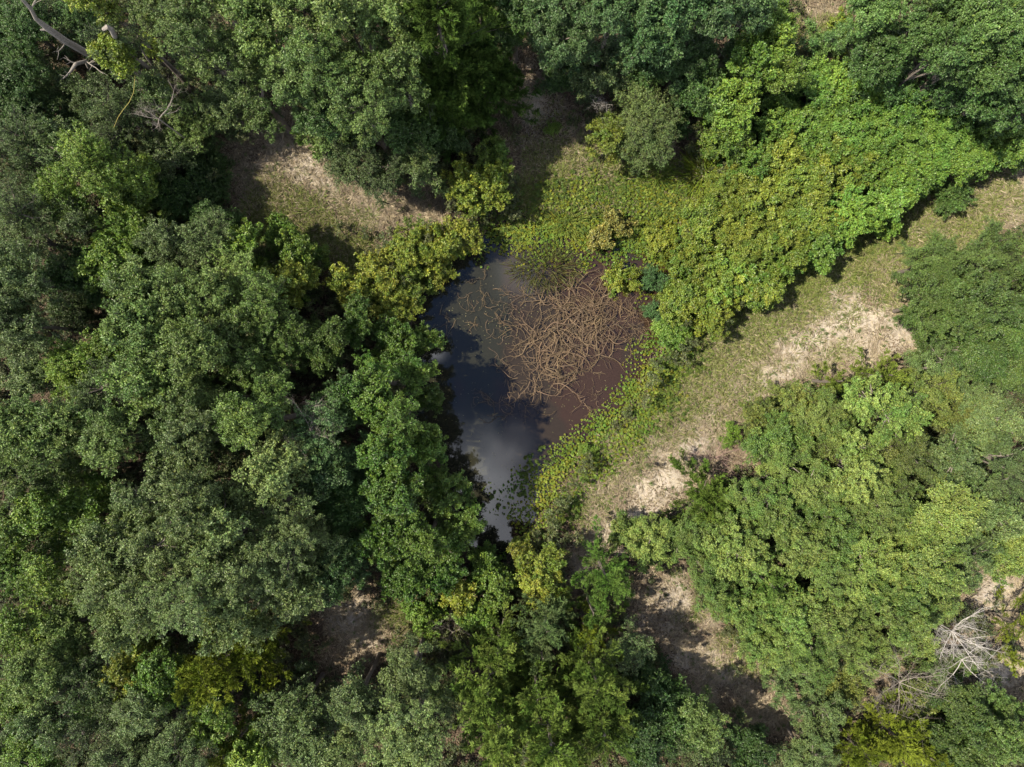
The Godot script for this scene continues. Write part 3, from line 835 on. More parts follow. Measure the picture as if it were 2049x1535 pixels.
	tree("BG", 4.42, -2.15, 0.80, 0.46, "second blue-green water plant, nearer the stem tangle")
	tree("YG", 3.39, -3.20, 1.10, 0.65, "yellow-green bush with bare lower stems standing in the pond by the reeds")
	tree("YW", 3.23, -5.04, 0.90, 0.52, "brownish-yellow bush standing in the floating leaf bed")
	tree("YW", 2.69, -4.51, 0.80, 0.49, "orange-tinged yellow bush at the open water's edge of the leaf bed")
	tree("FG", -4.59, -6.12, 2.60, 0.72, "grey-green bush at the end of the bush row by the straw clearing")
	tree("FG", -3.67, -5.91, 2.60, 0.75, "second grey-green bush of the row, with stray upright twigs")
	tree("YO", -2.47, -5.98, 2.60, 0.73, "dark olive bush between grey-green bushes and yellow bush")
	tree("YG", -1.38, -5.79, 1.80, 0.70, "ragged yellow-green bush next to the dark olive bush")
	tree("YG", -0.57, -5.86, 1.80, 0.85, "brightest yellow-green bush at the corner of the shaded clearing")
	tree("YG", -1.03, -5.31, 1.40, 0.64, "low yellow bush hanging over the leaf bed below the brightest one")
	tree("GB", -0.51, -6.71, 1.60, 0.49, "small dark green bush above the brightest yellow-green bush")
	tree("CG", -5.59, -6.88, 2.40, 0.51, "small bright green cedar at the straw clearing")
	tree("YG", -1.40, -4.41, 1.30, 0.64, "yellow bush at the head of the pond by the floating leaves")
	tree("YG", -2.14, -4.11, 1.30, 0.86, "yellow bush on the pond's upper bank, second from the leaf bed")
	tree("YG", -3.02, -3.95, 1.40, 0.89, "largest golden bush on the pond's upper bank")
	tree("YG", -2.16, -3.48, 1.00, 0.54, "low yellow bush dipping over the brown water's edge")
	tree("YG", -3.96, -3.20, 1.50, 1.03, "lime bush set back from the water behind the golden bush")
	tree("YG", -3.10, -2.92, 1.30, 0.86, "lime bush at the water's edge where the brown water begins")
	tree("YG", -4.72, -2.80, 1.80, 0.81, "lime bush beside the large bank tree and the straw clearing's grass")
	tree("YG", -3.46, -2.18, 1.40, 0.86, "last lime bush above the dark shaded bank trees")
	tree("GB", -6.09, -3.70, 2.20, 0.75, "sparse yellow-leaved bush at the foot of the straw clearing")
	tree("GB", -6.81, -4.36, 1.60, 0.59, "thin yellow-green bush along the grass below the straw clearing")
	tree("YG", -6.24, -2.91, 2.20, 0.80, "yellow-green bush over the shaded side of the straw grass")
	tree("VB", -10.03, -7.93, 3.20, 1.03, "grey-green brushy tree with a bare pale branch fork")
	tree("VB", -10.65, -7.25, 3.40, 0.93, "brushy tree laced with a yellow vine stem")
	tree("FG", -8.22, -7.93, 2.20, 0.80, "grey-green bush tree at the corner of the straw clearing")
	tree("OK", -9.26, -7.38, 2.40, 1.02, "green tree beside the bare pale branch fork")
	tree("VB", -13.36, -6.40, 3.20, 1.12, "dull thicket tree at the picture edge below the dark corner")
	tree("VB", -12.02, -6.43, 3.40, 1.11, "grey twiggy thicket tree below the shaded hollow")
	tree("GL", -10.80, -5.64, 4.20, 1.05, "yellow-edged green tree in the middle of the thicket")
	tree("GL", -10.53, -5.51, 2.80, 0.98, "light green tree beside the dark hollow in the thicket")
	tree("FG", -9.97, -6.57, 2.20, 0.95, "grey-green tree between the yellow-edged tree and the clearing")
	tree("OD", -9.28, -6.20, 1.20, 1.16, "dark shaded bush along the clearing's shady edge")
	tree("OD", -9.95, -5.35, 1.40, 0.86, "dark bush beside the brown hollow in the thicket")
	tree("VB", -13.40, -5.19, 3.40, 1.11, "dull green thicket tree at the picture edge, halfway up")
	tree("GL", -12.30, -5.19, 3.40, 0.96, "olive-green thicket tree left of the yellow-edged tree")
	tree("VB", -13.06, -4.03, 3.80, 1.21, "large grey thicket tree at the picture edge")
	tree("VB", -11.99, -4.43, 3.00, 1.04, "brown-grey bare thicket bush below the olive tree")
	tree("GL", -10.73, -4.29, 3.00, 0.92, "olive bush with an arching bare stem")
	tree("FG", -9.41, -3.84, 3.20, 0.87, "pale grey-green tree below the dark thicket edge")
	tree("FG", -8.44, -3.84, 3.20, 0.84, "pale leafy tree below the shaded straw clearing")
	tree("GB", -7.56, -3.79, 2.60, 0.74, "bright-leaved shrub below the shaded straw clearing")
	tree("OD", -8.51, -4.77, 1.80, 0.72, "small dark bush in the shade at the clearing's lower side")
	tree("FG", -12.87, -2.77, 4.20, 1.16, "big grey-leaved tree at the picture edge above the black gap")
	tree("FG", -13.00, -1.57, 4.20, 1.07, "grey-leaved tree at the picture edge below the biggest grey one")
	tree("OD", -12.25, -3.17, 2.40, 1.02, "dark green bush among bare brush in the thicket hollow")
	tree("VB", -12.73, -2.37, 1.80, 1.18, "bare shaded brush filling the thicket hollow")
	tree("GL", -11.09, -3.34, 2.80, 0.81, "thin vine-covered bush beside the thicket hollow")
	tree("OK", -9.33, -2.48, 4.40, 0.98, "green oak at the edge of the thicket hollow")
	tree("OK", -8.01, -2.30, 5.00, 1.08, "broad oak behind the tall bank oak")
	tree("OK", -7.29, -2.83, 3.60, 1.04, "oak with yellowish twig tips below the bright-leaved shrub")
	tree("OK", -8.98, -1.33, 5.00, 1.05, "grey-green oak left of the tall bank oak")
	tree("OK", -7.76, -0.99, 5.20, 0.98, "dense oak with a clumped dome left of the bank oak's shade")
	tree("OL", -6.40, -1.70, 4.20, 1.38, "tall bank oak with upright bright branch tips")
	tree("OL", -5.52, -1.06, 3.60, 1.21, "bank oak with sprays reaching towards the pond")
	tree("OL", -6.68, -0.43, 4.40, 1.01, "bank oak with yellowish sprays over a shaded hollow")
	tree("GL", -12.02, -0.45, 3.40, 1.02, "bright yellow-green vine bush beside the picture-edge hollow")
	tree("GL", -11.21, -0.93, 3.20, 0.74, "second bright vine bush with arching leafy stems")
	tree("OK", -9.05, -0.10, 4.80, 1.06, "oak just above the black gap in the canopy")
	tree("OK", -8.00, 0.43, 4.40, 0.90, "oak on the pond side of the black gap")
	tree("VB", -10.84, 0.31, 3.60, 1.01, "dull twiggy tree between the vine bushes and the black gap")
	tree("FG", -13.72, -0.25, 2.00, 0.79, "bare brown brush at the picture edge above the ragged oak")
	tree("OK", -12.15, 1.20, 5.00, 1.05, "ragged oak at the picture edge beside a black gap")
	tree("OK", -11.03, 1.35, 4.60, 1.00, "oak between the ragged oak and the black gap")
	tree("OK", -9.98, 1.48, 4.60, 0.89, "oak on the lower rim of the black gap")
	tree("OK", -12.77, 2.42, 4.40, 1.01, "oak at the picture edge below the ragged oak")
	tree("OK", -8.79, 1.60, 4.80, 0.83, "round tufted oak on the rim of the black gap")
	tree("OG", -7.76, 1.44, 5.20, 0.87, "grey-green oak below the black gap, nearest the pond side")
	tree("OL", -6.25, 0.92, 5.60, 1.15, "sunlit olive oak between the black gap and the blue-green bank oak")
	tree("OT", -4.88, 1.21, 4.80, 0.98, "blue-green bank oak above the dark pond-side trees")
	tree("OG", -5.91, 2.07, 5.40, 1.03, "oak with many bare grey twigs in the middle of the bank wood")
	tree("OT", -4.83, 2.35, 4.40, 0.88, "blue-green oak beside the brown hollow above the pond-side trees")
	tree("GL", -12.20, 3.17, 3.60, 0.96, "bright green vine-hung tree below the dark gap")
	tree("GL", -13.26, 3.75, 3.40, 0.96, "yellow-green vine bush at the picture edge")
	tree("GL", -11.62, 3.36, 3.20, 0.74, "lime vine bush beside the big grey oak")
	tree("PD", -4.41, -1.66, 2.60, 0.84, "shaded green tree behind the dark pond-side trees")
	tree("PD", -3.58, -1.10, 2.40, 0.96, "dark green tree above the pond's deep water")
	tree("PD", -2.67, -1.27, 1.80, 0.60, "small sunlit green bush leaning over the deep water")
	tree("PD", -2.70, -0.31, 3.40, 0.82, "dark tree overhanging the deep water with a pale reflected cloud beside it")
	tree("PD", -3.53, 0.03, 4.40, 0.94, "dark rounded tree behind the overhanging pond trees")
	tree("PD", -2.36, 0.46, 2.60, 0.48, "small dark tree touching the deep water midway along the bank")
	tree("PD", -2.87, 0.81, 5.00, 0.80, "dark tree in deep shade above the blue water")
	tree("PD", -2.31, 1.71, 4.00, 0.87, "dark leafy tree jutting over the reflected white cloud")
	tree("PD", -3.19, 1.78, 5.00, 0.84, "shaded tree behind the one jutting over the cloud reflection")
	tree("PD", -1.96, 3.01, 3.20, 0.93, "dark tree on the narrowing pond's bank")
	tree("PD", -2.91, 2.86, 4.60, 0.89, "dark olive tree with bare twigs behind the narrowing pond")
	tree("PD", -1.44, 4.00, 2.60, 0.84, "dark tree beside the pond's narrow tip")
	tree("PD", -2.36, 4.23, 3.40, 0.98, "dark green tree behind the pond's narrow tip")
	tree("PD", -3.41, 4.16, 3.80, 0.88, "bright-tufted tree over the dark bank wood near the pond tip")
	tree("PD", -1.86, 5.13, 2.60, 0.84, "dark shaded bush below the pond's narrow tip")
	tree("PD", -2.95, 5.34, 3.00, 0.90, "dark tree at the lower rim of the bank wood")
	tree("OD", -4.39, 0.44, 3.80, 0.74, "dark oak in the shade between the bank oaks and pond trees")
	tree("OD", -4.53, 3.38, 3.00, 0.90, "deep-shaded tree by the brown hollow in the bank wood")
	tree("OG", -8.70, 2.73, 5.80, 1.11, "big grey-green oak with a pale bare branch at its top")
	tree("OG", -7.45, 2.73, 5.80, 1.02, "grey-green oak beside the pale bare branch")
	tree("OG", -9.66, 3.82, 5.60, 1.12, "grey oak at the outer edge of the big oak mass")
	tree("OG", -8.32, 3.98, 6.20, 1.12, "dense grey oak in the heart of the big oak mass")
	tree("OG", -7.08, 3.73, 6.20, 1.09, "tall grey oak, centre of the big oak mass")
	tree("OG", -6.01, 3.29, 5.80, 1.02, "grey-green oak with pale twigs on the pond side of the mass")
	tree("OG", -10.07, 5.04, 5.20, 1.04, "grey oak with a ragged outline pointing to the dark gap")
	tree("OG", -8.70, 5.23, 5.80, 1.08, "grey oak at the lower middle of the big oak mass")
	tree("OG", -7.39, 4.94, 6.00, 1.07, "grey oak just below the tallest of the mass")
	tree("OG", -6.20, 4.54, 5.80, 1.08, "greener oak with bare twigs near the lower straw patch")
	tree("OG", -5.19, 4.01, 5.20, 0.98, "green oak with forked pale branches at the mass's pond side")
	tree("OG", -5.45, 5.29, 5.20, 0.95, "oak spraying over the lower straw patch")
	tree("OG", -6.73, 5.81, 5.20, 0.98, "oak on the lower rim of the mass above the yellow cedar")
	tree("OG", -9.84, 6.16, 4.80, 0.88, "oak on the mass's lower rim over the deep shade")
	tree("OD", -4.60, 4.70, 4.20, 1.04, "dark shaded tree between the grey oaks and the pond-tip trees")
	tree("GL", -13.30, 5.08, 3.60, 1.04, "grey-topped vine tree at the picture edge beside the big oak mass")
	tree("GL", -12.55, 4.95, 3.60, 0.78, "green vine tree in the gap beside the big oak mass")
	tree("GL", -13.16, 6.58, 3.60, 1.04, "yellow-green tree at the picture edge beside deep shade")
	tree("OK", -12.30, 6.77, 3.40, 0.81, "green tree in the shade below the grey oak mass")
	tree("OK", -12.39, 7.62, 3.80, 0.92, "green bush tree left of the yellow speckled bush")
	tree("VB", -11.39, 7.81, 3.60, 0.96, "grey bushy tree below the deep shade")
	tree("YG", -10.30, 7.59, 3.40, 0.83, "yellow-speckled bush below the grey oak mass")
	tree("GL", -9.20, 7.81, 3.60, 0.90, "light green bush between the yellow-speckled bush and the yellow cedar")
	tree("GL", -13.60, 8.69, 3.40, 0.91, "lime vine bush in the bottom corner by a dark gap")
	tree("VB", -12.25, 8.97, 3.80, 1.10, "grey brushy tree near the bottom corner")
	tree("GL", -12.75, 9.99, 3.60, 0.96, "yellow-green vine tree on the bottom edge near the corner")
	tree("VB", -10.88, 9.17, 4.00, 1.13, "grey-brown bare-twigged tree by the bottom edge")
	tree("FG", -9.67, 8.57, 4.20, 0.97, "grey-green tree above the bottom edge with pale twigs")
	tree("FG", -9.80, 9.77, 4.20, 0.97, "grey-green tree on the bottom edge below the pale twigs")
	tree("VB", -13.87, 10.08, 3.00, 0.85, "green-grey bush in the very bottom corner")
	tree("CY", -7.61, 7.45, 4.40, 1.24, "yellow cedar with drooping sprays beside the shaded hollow")
	tree("CY", -6.92, 7.02, 4.00, 0.87, "yellow-green cedar behind the drooping yellow cedar")
	tree("GL", -8.17, 8.97, 3.40, 0.88, "lime bush below the drooping yellow cedar")
	tree("FG", -8.66, 9.58, 4.00, 0.98, "dull olive tree on the bottom edge right of pale twigs")
	tree("CY", -7.68, 10.07, 3.20, 0.81, "small yellowish cedar on the bottom edge")
	tree("VB", -5.83, 8.97, 3.40, 1.15, "grey bare-twigged bush on the lower side of the shaded hollow")
	tree("GL", -6.99, 10.14, 3.20, 0.85, "yellow-green bush on the bottom edge beside the bare-twigged bush")
	tree("FG", -5.52, 9.93, 3.60, 0.99, "olive-grey tree on the bottom edge")
	tree("OG", -4.43, 9.86, 3.60, 0.76, "grey-green shrub tree on the bottom edge beside the big pale oak")
	tree("FG", -4.10, 8.36, 3.80, 0.66, "small pale grey-green tree at the shaded hollow's lower side")
	tree("OG", -2.71, 7.71, 4.40, 1.01, "pale oak bush below the lower straw patch")
	tree("OG", -2.52, 8.70, 5.00, 1.15, "big pale oak at the bottom beside the cedars")
	tree("OG", -2.80, 9.61, 4.80, 0.96, "pale oak on the bottom edge beside the cedars")
	tree("YG", 0.94, 5.20, 2.20, 0.76, "yellow bush with grey bare stems at the pond's narrow tip")
	tree("YG", 0.23, 4.99, 1.80, 0.60, "yellow-green bush on the pond tip's bank")
	tree("YG", 0.72, 5.78, 2.20, 0.69, "yellow-leaved bush below the twiggy one at the pond tip")
	tree("YG", 1.24, 6.22, 1.80, 0.49, "small yellow bush over reddish soil by the path")
	tree("GB", -0.78, 5.45, 2.40, 0.71, "green and yellow bush below the pond's narrow tip")
	tree("YG", -1.57, 6.06, 2.20, 0.56, "bright yellow sprig bush above the green ground patch")
	tree("GB", -0.35, 5.92, 2.20, 0.58, "shaded green bush between the pond tip and the cedars")
	tree("GB", -1.01, 6.73, 1.80, 0.62, "thin bush with bare grey twigs above the olive cedars")
	tree("GB", -2.61, 6.99, 1.00, 0.75, "low green bush in the lower straw patch")
	tree("CG", 2.62, 5.26, 3.40, 0.95, "feathery green cedar beside the shaded path bend")
	tree("CG", 2.24, 6.17, 3.00, 0.75, "feathery cedar below the path-bend cedar")
	tree("CB", 0.83, 6.52, 3.60, 0.97, "bluish-green cedar at the top of the olive cedars")
	tree("CB", 0.90, 7.32, 3.40, 0.80, "second bluish cedar in the middle of the olive cedars")
	tree("CO", -0.33, 7.13, 3.60, 0.96, "olive cedar nearest the pond's tip")
	tree("CO", -0.52, 7.98, 4.40, 1.18, "broad olive cedar beside the big pale oak")
	tree("CO", 0.74, 8.04, 4.20, 0.99, "olive cedar in the centre of the cedar grove")
	tree("CO", 2.19, 7.58, 4.40, 1.18, "olive cedar with long sprays facing the path")
	tree("CO", -0.32, 8.96, 5.00, 1.22, "olive cedar near the bottom edge beside the pale oak")
	tree("CO", 0.98, 8.83, 5.00, 1.22, "tall olive cedar near the bottom edge, centre of the grove")
	tree("CO", 2.31, 8.84, 4.60, 1.17, "olive cedar at the grove's outer side near the bottom edge")
	tree("CO", 1.25, 9.81, 4.80, 1.06, "olive cedar cut by the bottom edge")
	tree("CY", 2.18, 7.06, 2.80, 0.66, "small yellow-green cedar among the feathery cedars")
	tree("FG", 3.26, 7.39, 2.60, 0.68, "twiggy pale green bush where the cedars meet the path")
	tree("OD", 4.13, 8.71, 2.00, 0.86, "low dark bush beside the path's shadow")
	tree("OD", 4.64, 9.58, 2.40, 1.02, "dark bush under the leafy bush by the path's shadow")
	tree("OD", 3.76, 10.08, 2.60, 1.10, "dark bush between the cedar grove and the bottom edge")
	tree("OK", 5.27, 9.24, 3.00, 0.65, "sunlit leafy bush rising from the shade by the lower path")
	tree("VB", 5.42, 10.29, 2.80, 1.04, "grey twiggy bush on the bottom edge by the lower path")
	tree("OD", 6.87, 10.59, 2.00, 0.84, "dark low bush at the bottom where the path ends")
	tree("FN", 3.95, 4.49, 2.20, 0.86, "green bush at the path's narrow bend")
	tree("FN", 3.38, 4.29, 1.60, 0.65, "small green bush leaning over the sandy path bend")
	tree("CB2", 5.57, 3.31, 2.40, 1.11, "brightest green rounded cedar by the bare brush on the path")
	tree("FN", 5.03, 4.35, 2.60, 0.92, "green thicket tree below the brightest cedar")
	tree("FN", 6.03, 4.47, 3.20, 1.04, "green thicket tree behind the brightest cedar")
	tree("FN", 6.58, 3.36, 3.20, 0.99, "green thicket tree beside the bare brush")
	tree("FN", 5.70, 5.51, 2.80, 1.00, "green thicket tree over the sandy lower path")
	tree("CG", 7.00, 5.43, 3.20, 0.66, "yellow-green cedar poking through the thicket")
	tree("FN", 6.54, 6.22, 2.80, 0.95, "green thicket tree at the lower path's edge")
	tree("FY", 7.31, 1.05, 2.00, 0.66, "yellow-tinted bush at the thicket's path side")
	tree("FN", 7.47, 1.57, 3.00, 1.08, "leafy thicket tree behind the yellow-tinted path bush")
	tree("FY", 8.14, 0.60, 2.60, 0.79, "yellow-green thicket bush facing the sand")
	tree("CG2", 9.29, -0.11, 2.20, 0.71, "lime feathery bush jutting towards the bare sand")
	tree("CG2", 10.70, -0.32, 2.20, 0.82, "second lime feathery bush facing the bare sand")
	tree("FN", 8.60, 1.13, 3.40, 1.18, "thicket tree behind the lime feathery bush")
	tree("FN", 9.90, 0.72, 3.40, 1.18, "thicket tree behind the second lime feathery bush")
	tree("FY", 11.54, 0.32, 2.60, 0.84, "yellow-green bush by the reddish gap below the dense dark trees")
	tree("FY", 12.48, 0.89, 2.40, 0.69, "pale yellow bush beside the reddish gap")
	tree("FG2", 12.33, -0.46, 2.40, 0.85, "pale green bush between the dense dark trees and the reddish gap")
	tree("FN", 7.85, 2.49, 3.60, 1.17, "thicket tree with grey twigs in its upper crown")
	tree("FN", 9.15, 2.20, 3.80, 1.23, "broad thicket tree right of the grey-twigged one")
	tree("FY", 10.58, 1.81, 3.60, 0.97, "yellowish thicket tree below the yellow-green bush")
	tree("FG2", 11.76, 2.10, 3.40, 0.98, "grey-green thicket tree beside the pale twiggy tree")
	tree("FG2", 13.00, 1.00, 3.40, 1.14, "pale grey-green twiggy tree at the picture edge")
	tree("FG2", 13.55, 2.23, 3.40, 1.08, "greyish tree full of bare twigs at the picture edge")
	tree("FG2", 12.86, 3.33, 3.40, 1.08, "twiggy grey-green tree inside the thicket's outer side")
	tree("FN", 7.31, 3.85, 3.60, 1.17, "thicket tree above the yellow-green poking cedar")
	tree("FN", 8.61, 3.56, 3.80, 1.16, "thicket tree next to a dark twiggy hole")
	tree("FN", 9.89, 3.26, 4.00, 1.15, "tallest thicket tree, centre of the thicket")
	tree("FN", 11.32, 3.56, 3.80, 1.16, "thicket tree on the far side of the tallest")
	tree("FN", 8.13, 4.81, 3.60, 1.17, "thicket tree beside the yellow-green poking cedar")
	tree("FN", 9.42, 4.64, 3.80, 1.16, "thicket tree below the tallest, with golden leaf tips")
	tree("FN", 10.77, 4.77, 3.80, 1.16, "thicket tree with golden tips above the white dead tree")
	tree("FG2", 12.31, 4.57, 3.40, 0.98, "greyish thicket tree above the bare sand patch")
	tree("FN", 13.65, 4.47, 3.20, 1.08, "thicket tree at the picture edge above the bare sand patch")
	tree("FN", 7.55, 6.13, 3.20, 1.08, "thicket tree with pale bare sticks at its foot")
	tree("FN", 8.67, 5.97, 3.60, 1.17, "thicket tree lower centre with dark hollows")
	tree("FN", 10.04, 5.90, 3.60, 1.17, "thicket tree left of the white dead tree")
	tree("FN", 11.51, 5.89, 3.00, 0.90, "thicket tree right above the white dead tree")
	tree("FN", 7.29, 7.25, 2.60, 0.95, "lower thicket tree over the lower path")
	tree("FN", 8.51, 7.34, 2.80, 1.09, "lower thicket tree below the dark hollows")
	tree("FN", 10.05, 7.55, 2.00, 1.12, "lower thicket tree above the fallen grey brush")
	tree("FN", 11.43, 7.24, 1.80, 0.91, "small thicket tree under the white dead tree's boughs")
	tree("FG2", 8.09, 8.48, 1.80, 0.86, "grey-green low bush above the path's lower end")
	tree("FY", 9.71, 8.92, 1.30, 0.83, "yellowish bush left of the fallen grey brush")
	tree("FG2", 8.83, 9.51, 2.20, 1.02, "grey-green bush near the bottom by the lower path's end")
	tree("FG2", 8.55, 10.66, 2.20, 0.94, "grey-green bush on the bottom edge by the lower path")
	tree("CY", 10.99, 10.01, 2.20, 1.15, "yellow cedar near the bottom edge below the fallen grey brush")
	tree("CY", 9.91, 10.30, 2.40, 0.96, "yellow cedar on the bottom edge by the reddish soil")
	tree("CY", 11.76, 10.44, 2.40, 0.83, "yellow cedar on the bottom edge beside the dark green tree")
	tree("FY", 12.12, 9.40, 1.20, 0.72, "pale yellowish bush between the fallen brush and the dark green tree")
	tree("FD", 12.72, 9.17, 2.80, 0.99, "dark green tree below the sand in the bottom corner")
	tree("FD", 13.61, 9.52, 3.00, 0.98, "dark green tree in the bottom corner")
	tree("FD", 12.44, 10.29, 2.80, 0.88, "dark green tree on the bottom edge near the corner")
	tree("FD", 12.87, 8.64, 1.00, 0.68, "small green bush under the white dead tree's lower boughs")
	tree("CY", 14.71, 7.10, 1.80, 0.79, "golden olive bush at the picture edge beside the white dead tree")
	tree("CY", 14.54, 8.01, 1.40, 0.57, "small golden olive bush between sand patches")
	tree("FD", 11.95, -3.41, 2.80, 0.99, "dense dark green tree nearest the grass bank")
	tree("FD", 12.76, -3.38, 3.60, 1.02, "dense dark green tree, upper middle of the round group")
	tree("FD", 13.72, -2.83, 3.60, 0.93, "dense dark green tree at the picture edge")
	tree("FD", 11.81, -2.21, 2.80, 0.96, "dense dark green tree beside the bare sand")
	tree("FD", 12.47, -2.00, 3.80, 1.08, "dense dark green tree in the middle of the round group")
	tree("FD", 13.65, -1.47, 3.60, 0.96, "dense dark green tree at the picture edge, lower one")
	tree("FD", 12.61, -0.93, 3.20, 0.91, "dense dark green tree at the group's lower side")
	tree("FD", 13.75, -0.38, 3.00, 0.79, "dense dark tree at the picture edge above the twiggy tree")
	tree("YL", 6.70, 1.45, 0.50, 0.28, "small lime leafy plant on the sandy path")
	tree("YL", 1.25, -7.88, 0.35, 0.30, "lone bright green leafy plant on the shaded sand")
	tree("YL", 6.67, 1.80, 0.30, 0.15, "tiny green sprig on the path beneath the lime plant")
	tree("YL", 2.37, 2.09, 0.50, 0.36, "bright green leafy plant in the leaf bed by the path bank")
	tree("FD", 13.35, -5.65, 0.60, 0.48, "dark green weed on the grass bank below the hedge")


# ------------------------------------------------------------------ dead wood

func bare(f: Sheaf, from: Vector3, dir: Vector3, long: float, thick: float, depth: int, rise := 0.1) -> void:
	# a bare branch that wanders and forks
	var pts := PackedVector3Array([from])
	var rad := PackedFloat32Array([thick])
	var d := dir
	var n := 5
	for i in n:
		d = (d + ball() * 0.2 + Vector3.UP * rise * 0.3).normalized()
		pts.append(pts[i] + d * long / n)
		rad.append(thick * lerpf(1.0, 0.4, (i + 1.0) / n))
	f.tube(pts, rad, 5 if thick > 0.012 else 3)
	if depth > 0:
		for i in 4 + depth:
			var k := rng.randi_range(1, n)
			var side := (d * 0.75 + ball() * 0.85).normalized()
			bare(f, pts[k], side, long * rng.randf_range(0.35, 0.62), rad[k] * 0.62, depth - 1, rise)


func make_dead_tree(called: String, at: Vector3, arms: Array, mat: String, label: String, category: String, base: float) -> void:
	# arms: [direction, length, thickness at its root]
	var root := Node3D.new()
	root.name = called
	root.position = at
	add_child(root, true)
	tag(root, label, category)
	var f := Sheaf.new()
	f.tube(PackedVector3Array([Vector3(0, -0.2, 0), Vector3(0.03, base * 0.5, 0.02), Vector3(0, base, 0)]), PackedFloat32Array([arms[0][2] * 1.5, arms[0][2] * 1.25, arms[0][2]]), 7)
	put("trunk", f.into(ArrayMesh.new(), mats[mat]), null, root)
	for a in arms:
		var b := Sheaf.new()
		bare(b, Vector3(0, base, 0), (a[0] as Vector3).normalized(), a[1], a[2], 3)
		put("branch", b.into(ArrayMesh.new(), mats[mat]), null, root)


func log_tree(called: String, pts: PackedVector3Array, rad: PackedFloat32Array, mat: String, label: String, category: String, stubs: Array) -> void:
	var root := Node3D.new()
	root.name = called
	root.position = pts[0]
	add_child(root, true)
	tag(root, label, category)
	var f := Sheaf.new()
	var own := PackedVector3Array()
	for p in pts:
		own.append(p - pts[0])
	f.tube(own, rad, 9)
	put("trunk", f.into(ArrayMesh.new(), mats[mat]), null, root)
	for s in stubs:
		var b := Sheaf.new()
		bare(b, own[s[0]], (s[1] as Vector3).normalized(), s[2], s[3], s[4])
		put("branch_stub", b.into(ArrayMesh.new(), mats[mat]), null, root)


func stem_tangle(called: String, spots: Array, n: int, mat: String, label: String, long: float, thick: float) -> void:
	# drowned brush: arching bare stems, each a piece of its own
	var root := Node3D.new()
	root.name = called
	root.position = Vector3(spots[0][0], WATER, spots[0][1])
	add_child(root, true)
	tag(root, label, "dead brush")
	var total := 0.0
	for s in spots:
		total += s[2] * s[2]
	for i in n:
		var pick := rng.randf() * total
		var spot: Array = spots[0]
		for s in spots:
			pick -= s[2] * s[2]
			spot = s
			if pick <= 0.0:
				break
		var t := rng.randf() * TAU
		var off: float = spot[2] * sqrt(rng.randf())
		var p := Vector3(spot[0] + cos(t) * off - spots[0][0], rng.randf_range(-0.05, 0.13), spot[1] + sin(t) * off - spots[0][1])
		var head := rng.randf() * TAU
		var curl := rng.randf_range(0.03, 0.42) * (1.0 if rng.randf() < 0.5 else -1.0)
		var m := rng.randi_range(6, 9)
		var step := long * rng.randf_range(0.5, 1.15) / m
		var lift := rng.randf_range(0.0, 0.2)
		var pts := PackedVector3Array()
		var rad := PackedFloat32Array()
		var f := Sheaf.new()
		var g := rng.randf_range(0.34, 1.0)
		var tone := Color(g, g * rng.randf_range(0.9, 1.0), g * rng.randf_range(0.8, 1.0))
		for j in m + 1:
			var u := j / float(m)
			pts.append(p + Vector3(0, sin(u * PI) * lift - 0.03, 0))
			rad.append(thick * lerpf(1.0, 0.28, u) * rng.randf_range(0.75, 1.2))
			p += Vector3(cos(head), 0, sin(head)) * step
			head += curl * rng.randf_range(0.1, 1.5) + rng.randf_range(-0.4, 0.4)
			if rng.randf() < 0.22:
				curl = -curl
			if j > 0 and rng.randf() < 0.42:
				var h2 := head + rng.randf_range(0.5, 1.3) * signf(rng.randf() - 0.5)
				var e := pts[j] + Vector3(cos(h2), rng.randf_range(-0.2, 0.5), sin(h2)) * step * rng.randf_range(0.8, 1.8)
				f.tube(PackedVector3Array([pts[j], pts[j].lerp(e, 0.5) + ball() * 0.03, e]), PackedFloat32Array([thick * 0.6, thick * 0.45, thick * 0.28]), 4, tone)
		f.tube(pts, rad, 5, tone)
		put("stem", f.into(ArrayMesh.new(), mats[mat]), null, root)


func fine_twigs(root_at: Vector3, spots: Array, n: int) -> void:
	# the mesh of thin dead twigs among the thicker stems
	var root: Node = get_node("stem_tangle")
	var f := Sheaf.new()
	for i in n:
		var spot: Array = spots[rng.randi() % spots.size()]
		var t := rng.randf() * TAU
		var off: float = spot[2] * 1.15 * sqrt(rng.randf())
		var p := Vector3(spot[0] + cos(t) * off, rng.randf_range(-0.04, 0.1), spot[1] + sin(t) * off) - Vector3(root_at.x, 0, root_at.z)
		var head := rng.randf() * TAU
		var pts := PackedVector3Array()
		var rad := PackedFloat32Array()
		var m := rng.randi_range(3, 5)
		for j in m + 1:
			pts.append(p)
			rad.append(lerpf(0.0065, 0.0025, j / float(m)))
			p += Vector3(cos(head), rng.randf_range(-0.25, 0.25), sin(head)) * rng.randf_range(0.05, 0.14)
			head += rng.randf_range(-0.7, 0.7)
		var g := rng.randf_range(0.6, 1.0)
		f.tube(pts, rad, 3, Color(g, g * 0.95, g * 0.9))
	tag(put("fine_twigs", f.into(ArrayMesh.new(), mats.sodden_wood), null, root), "", "", "", "stuff")


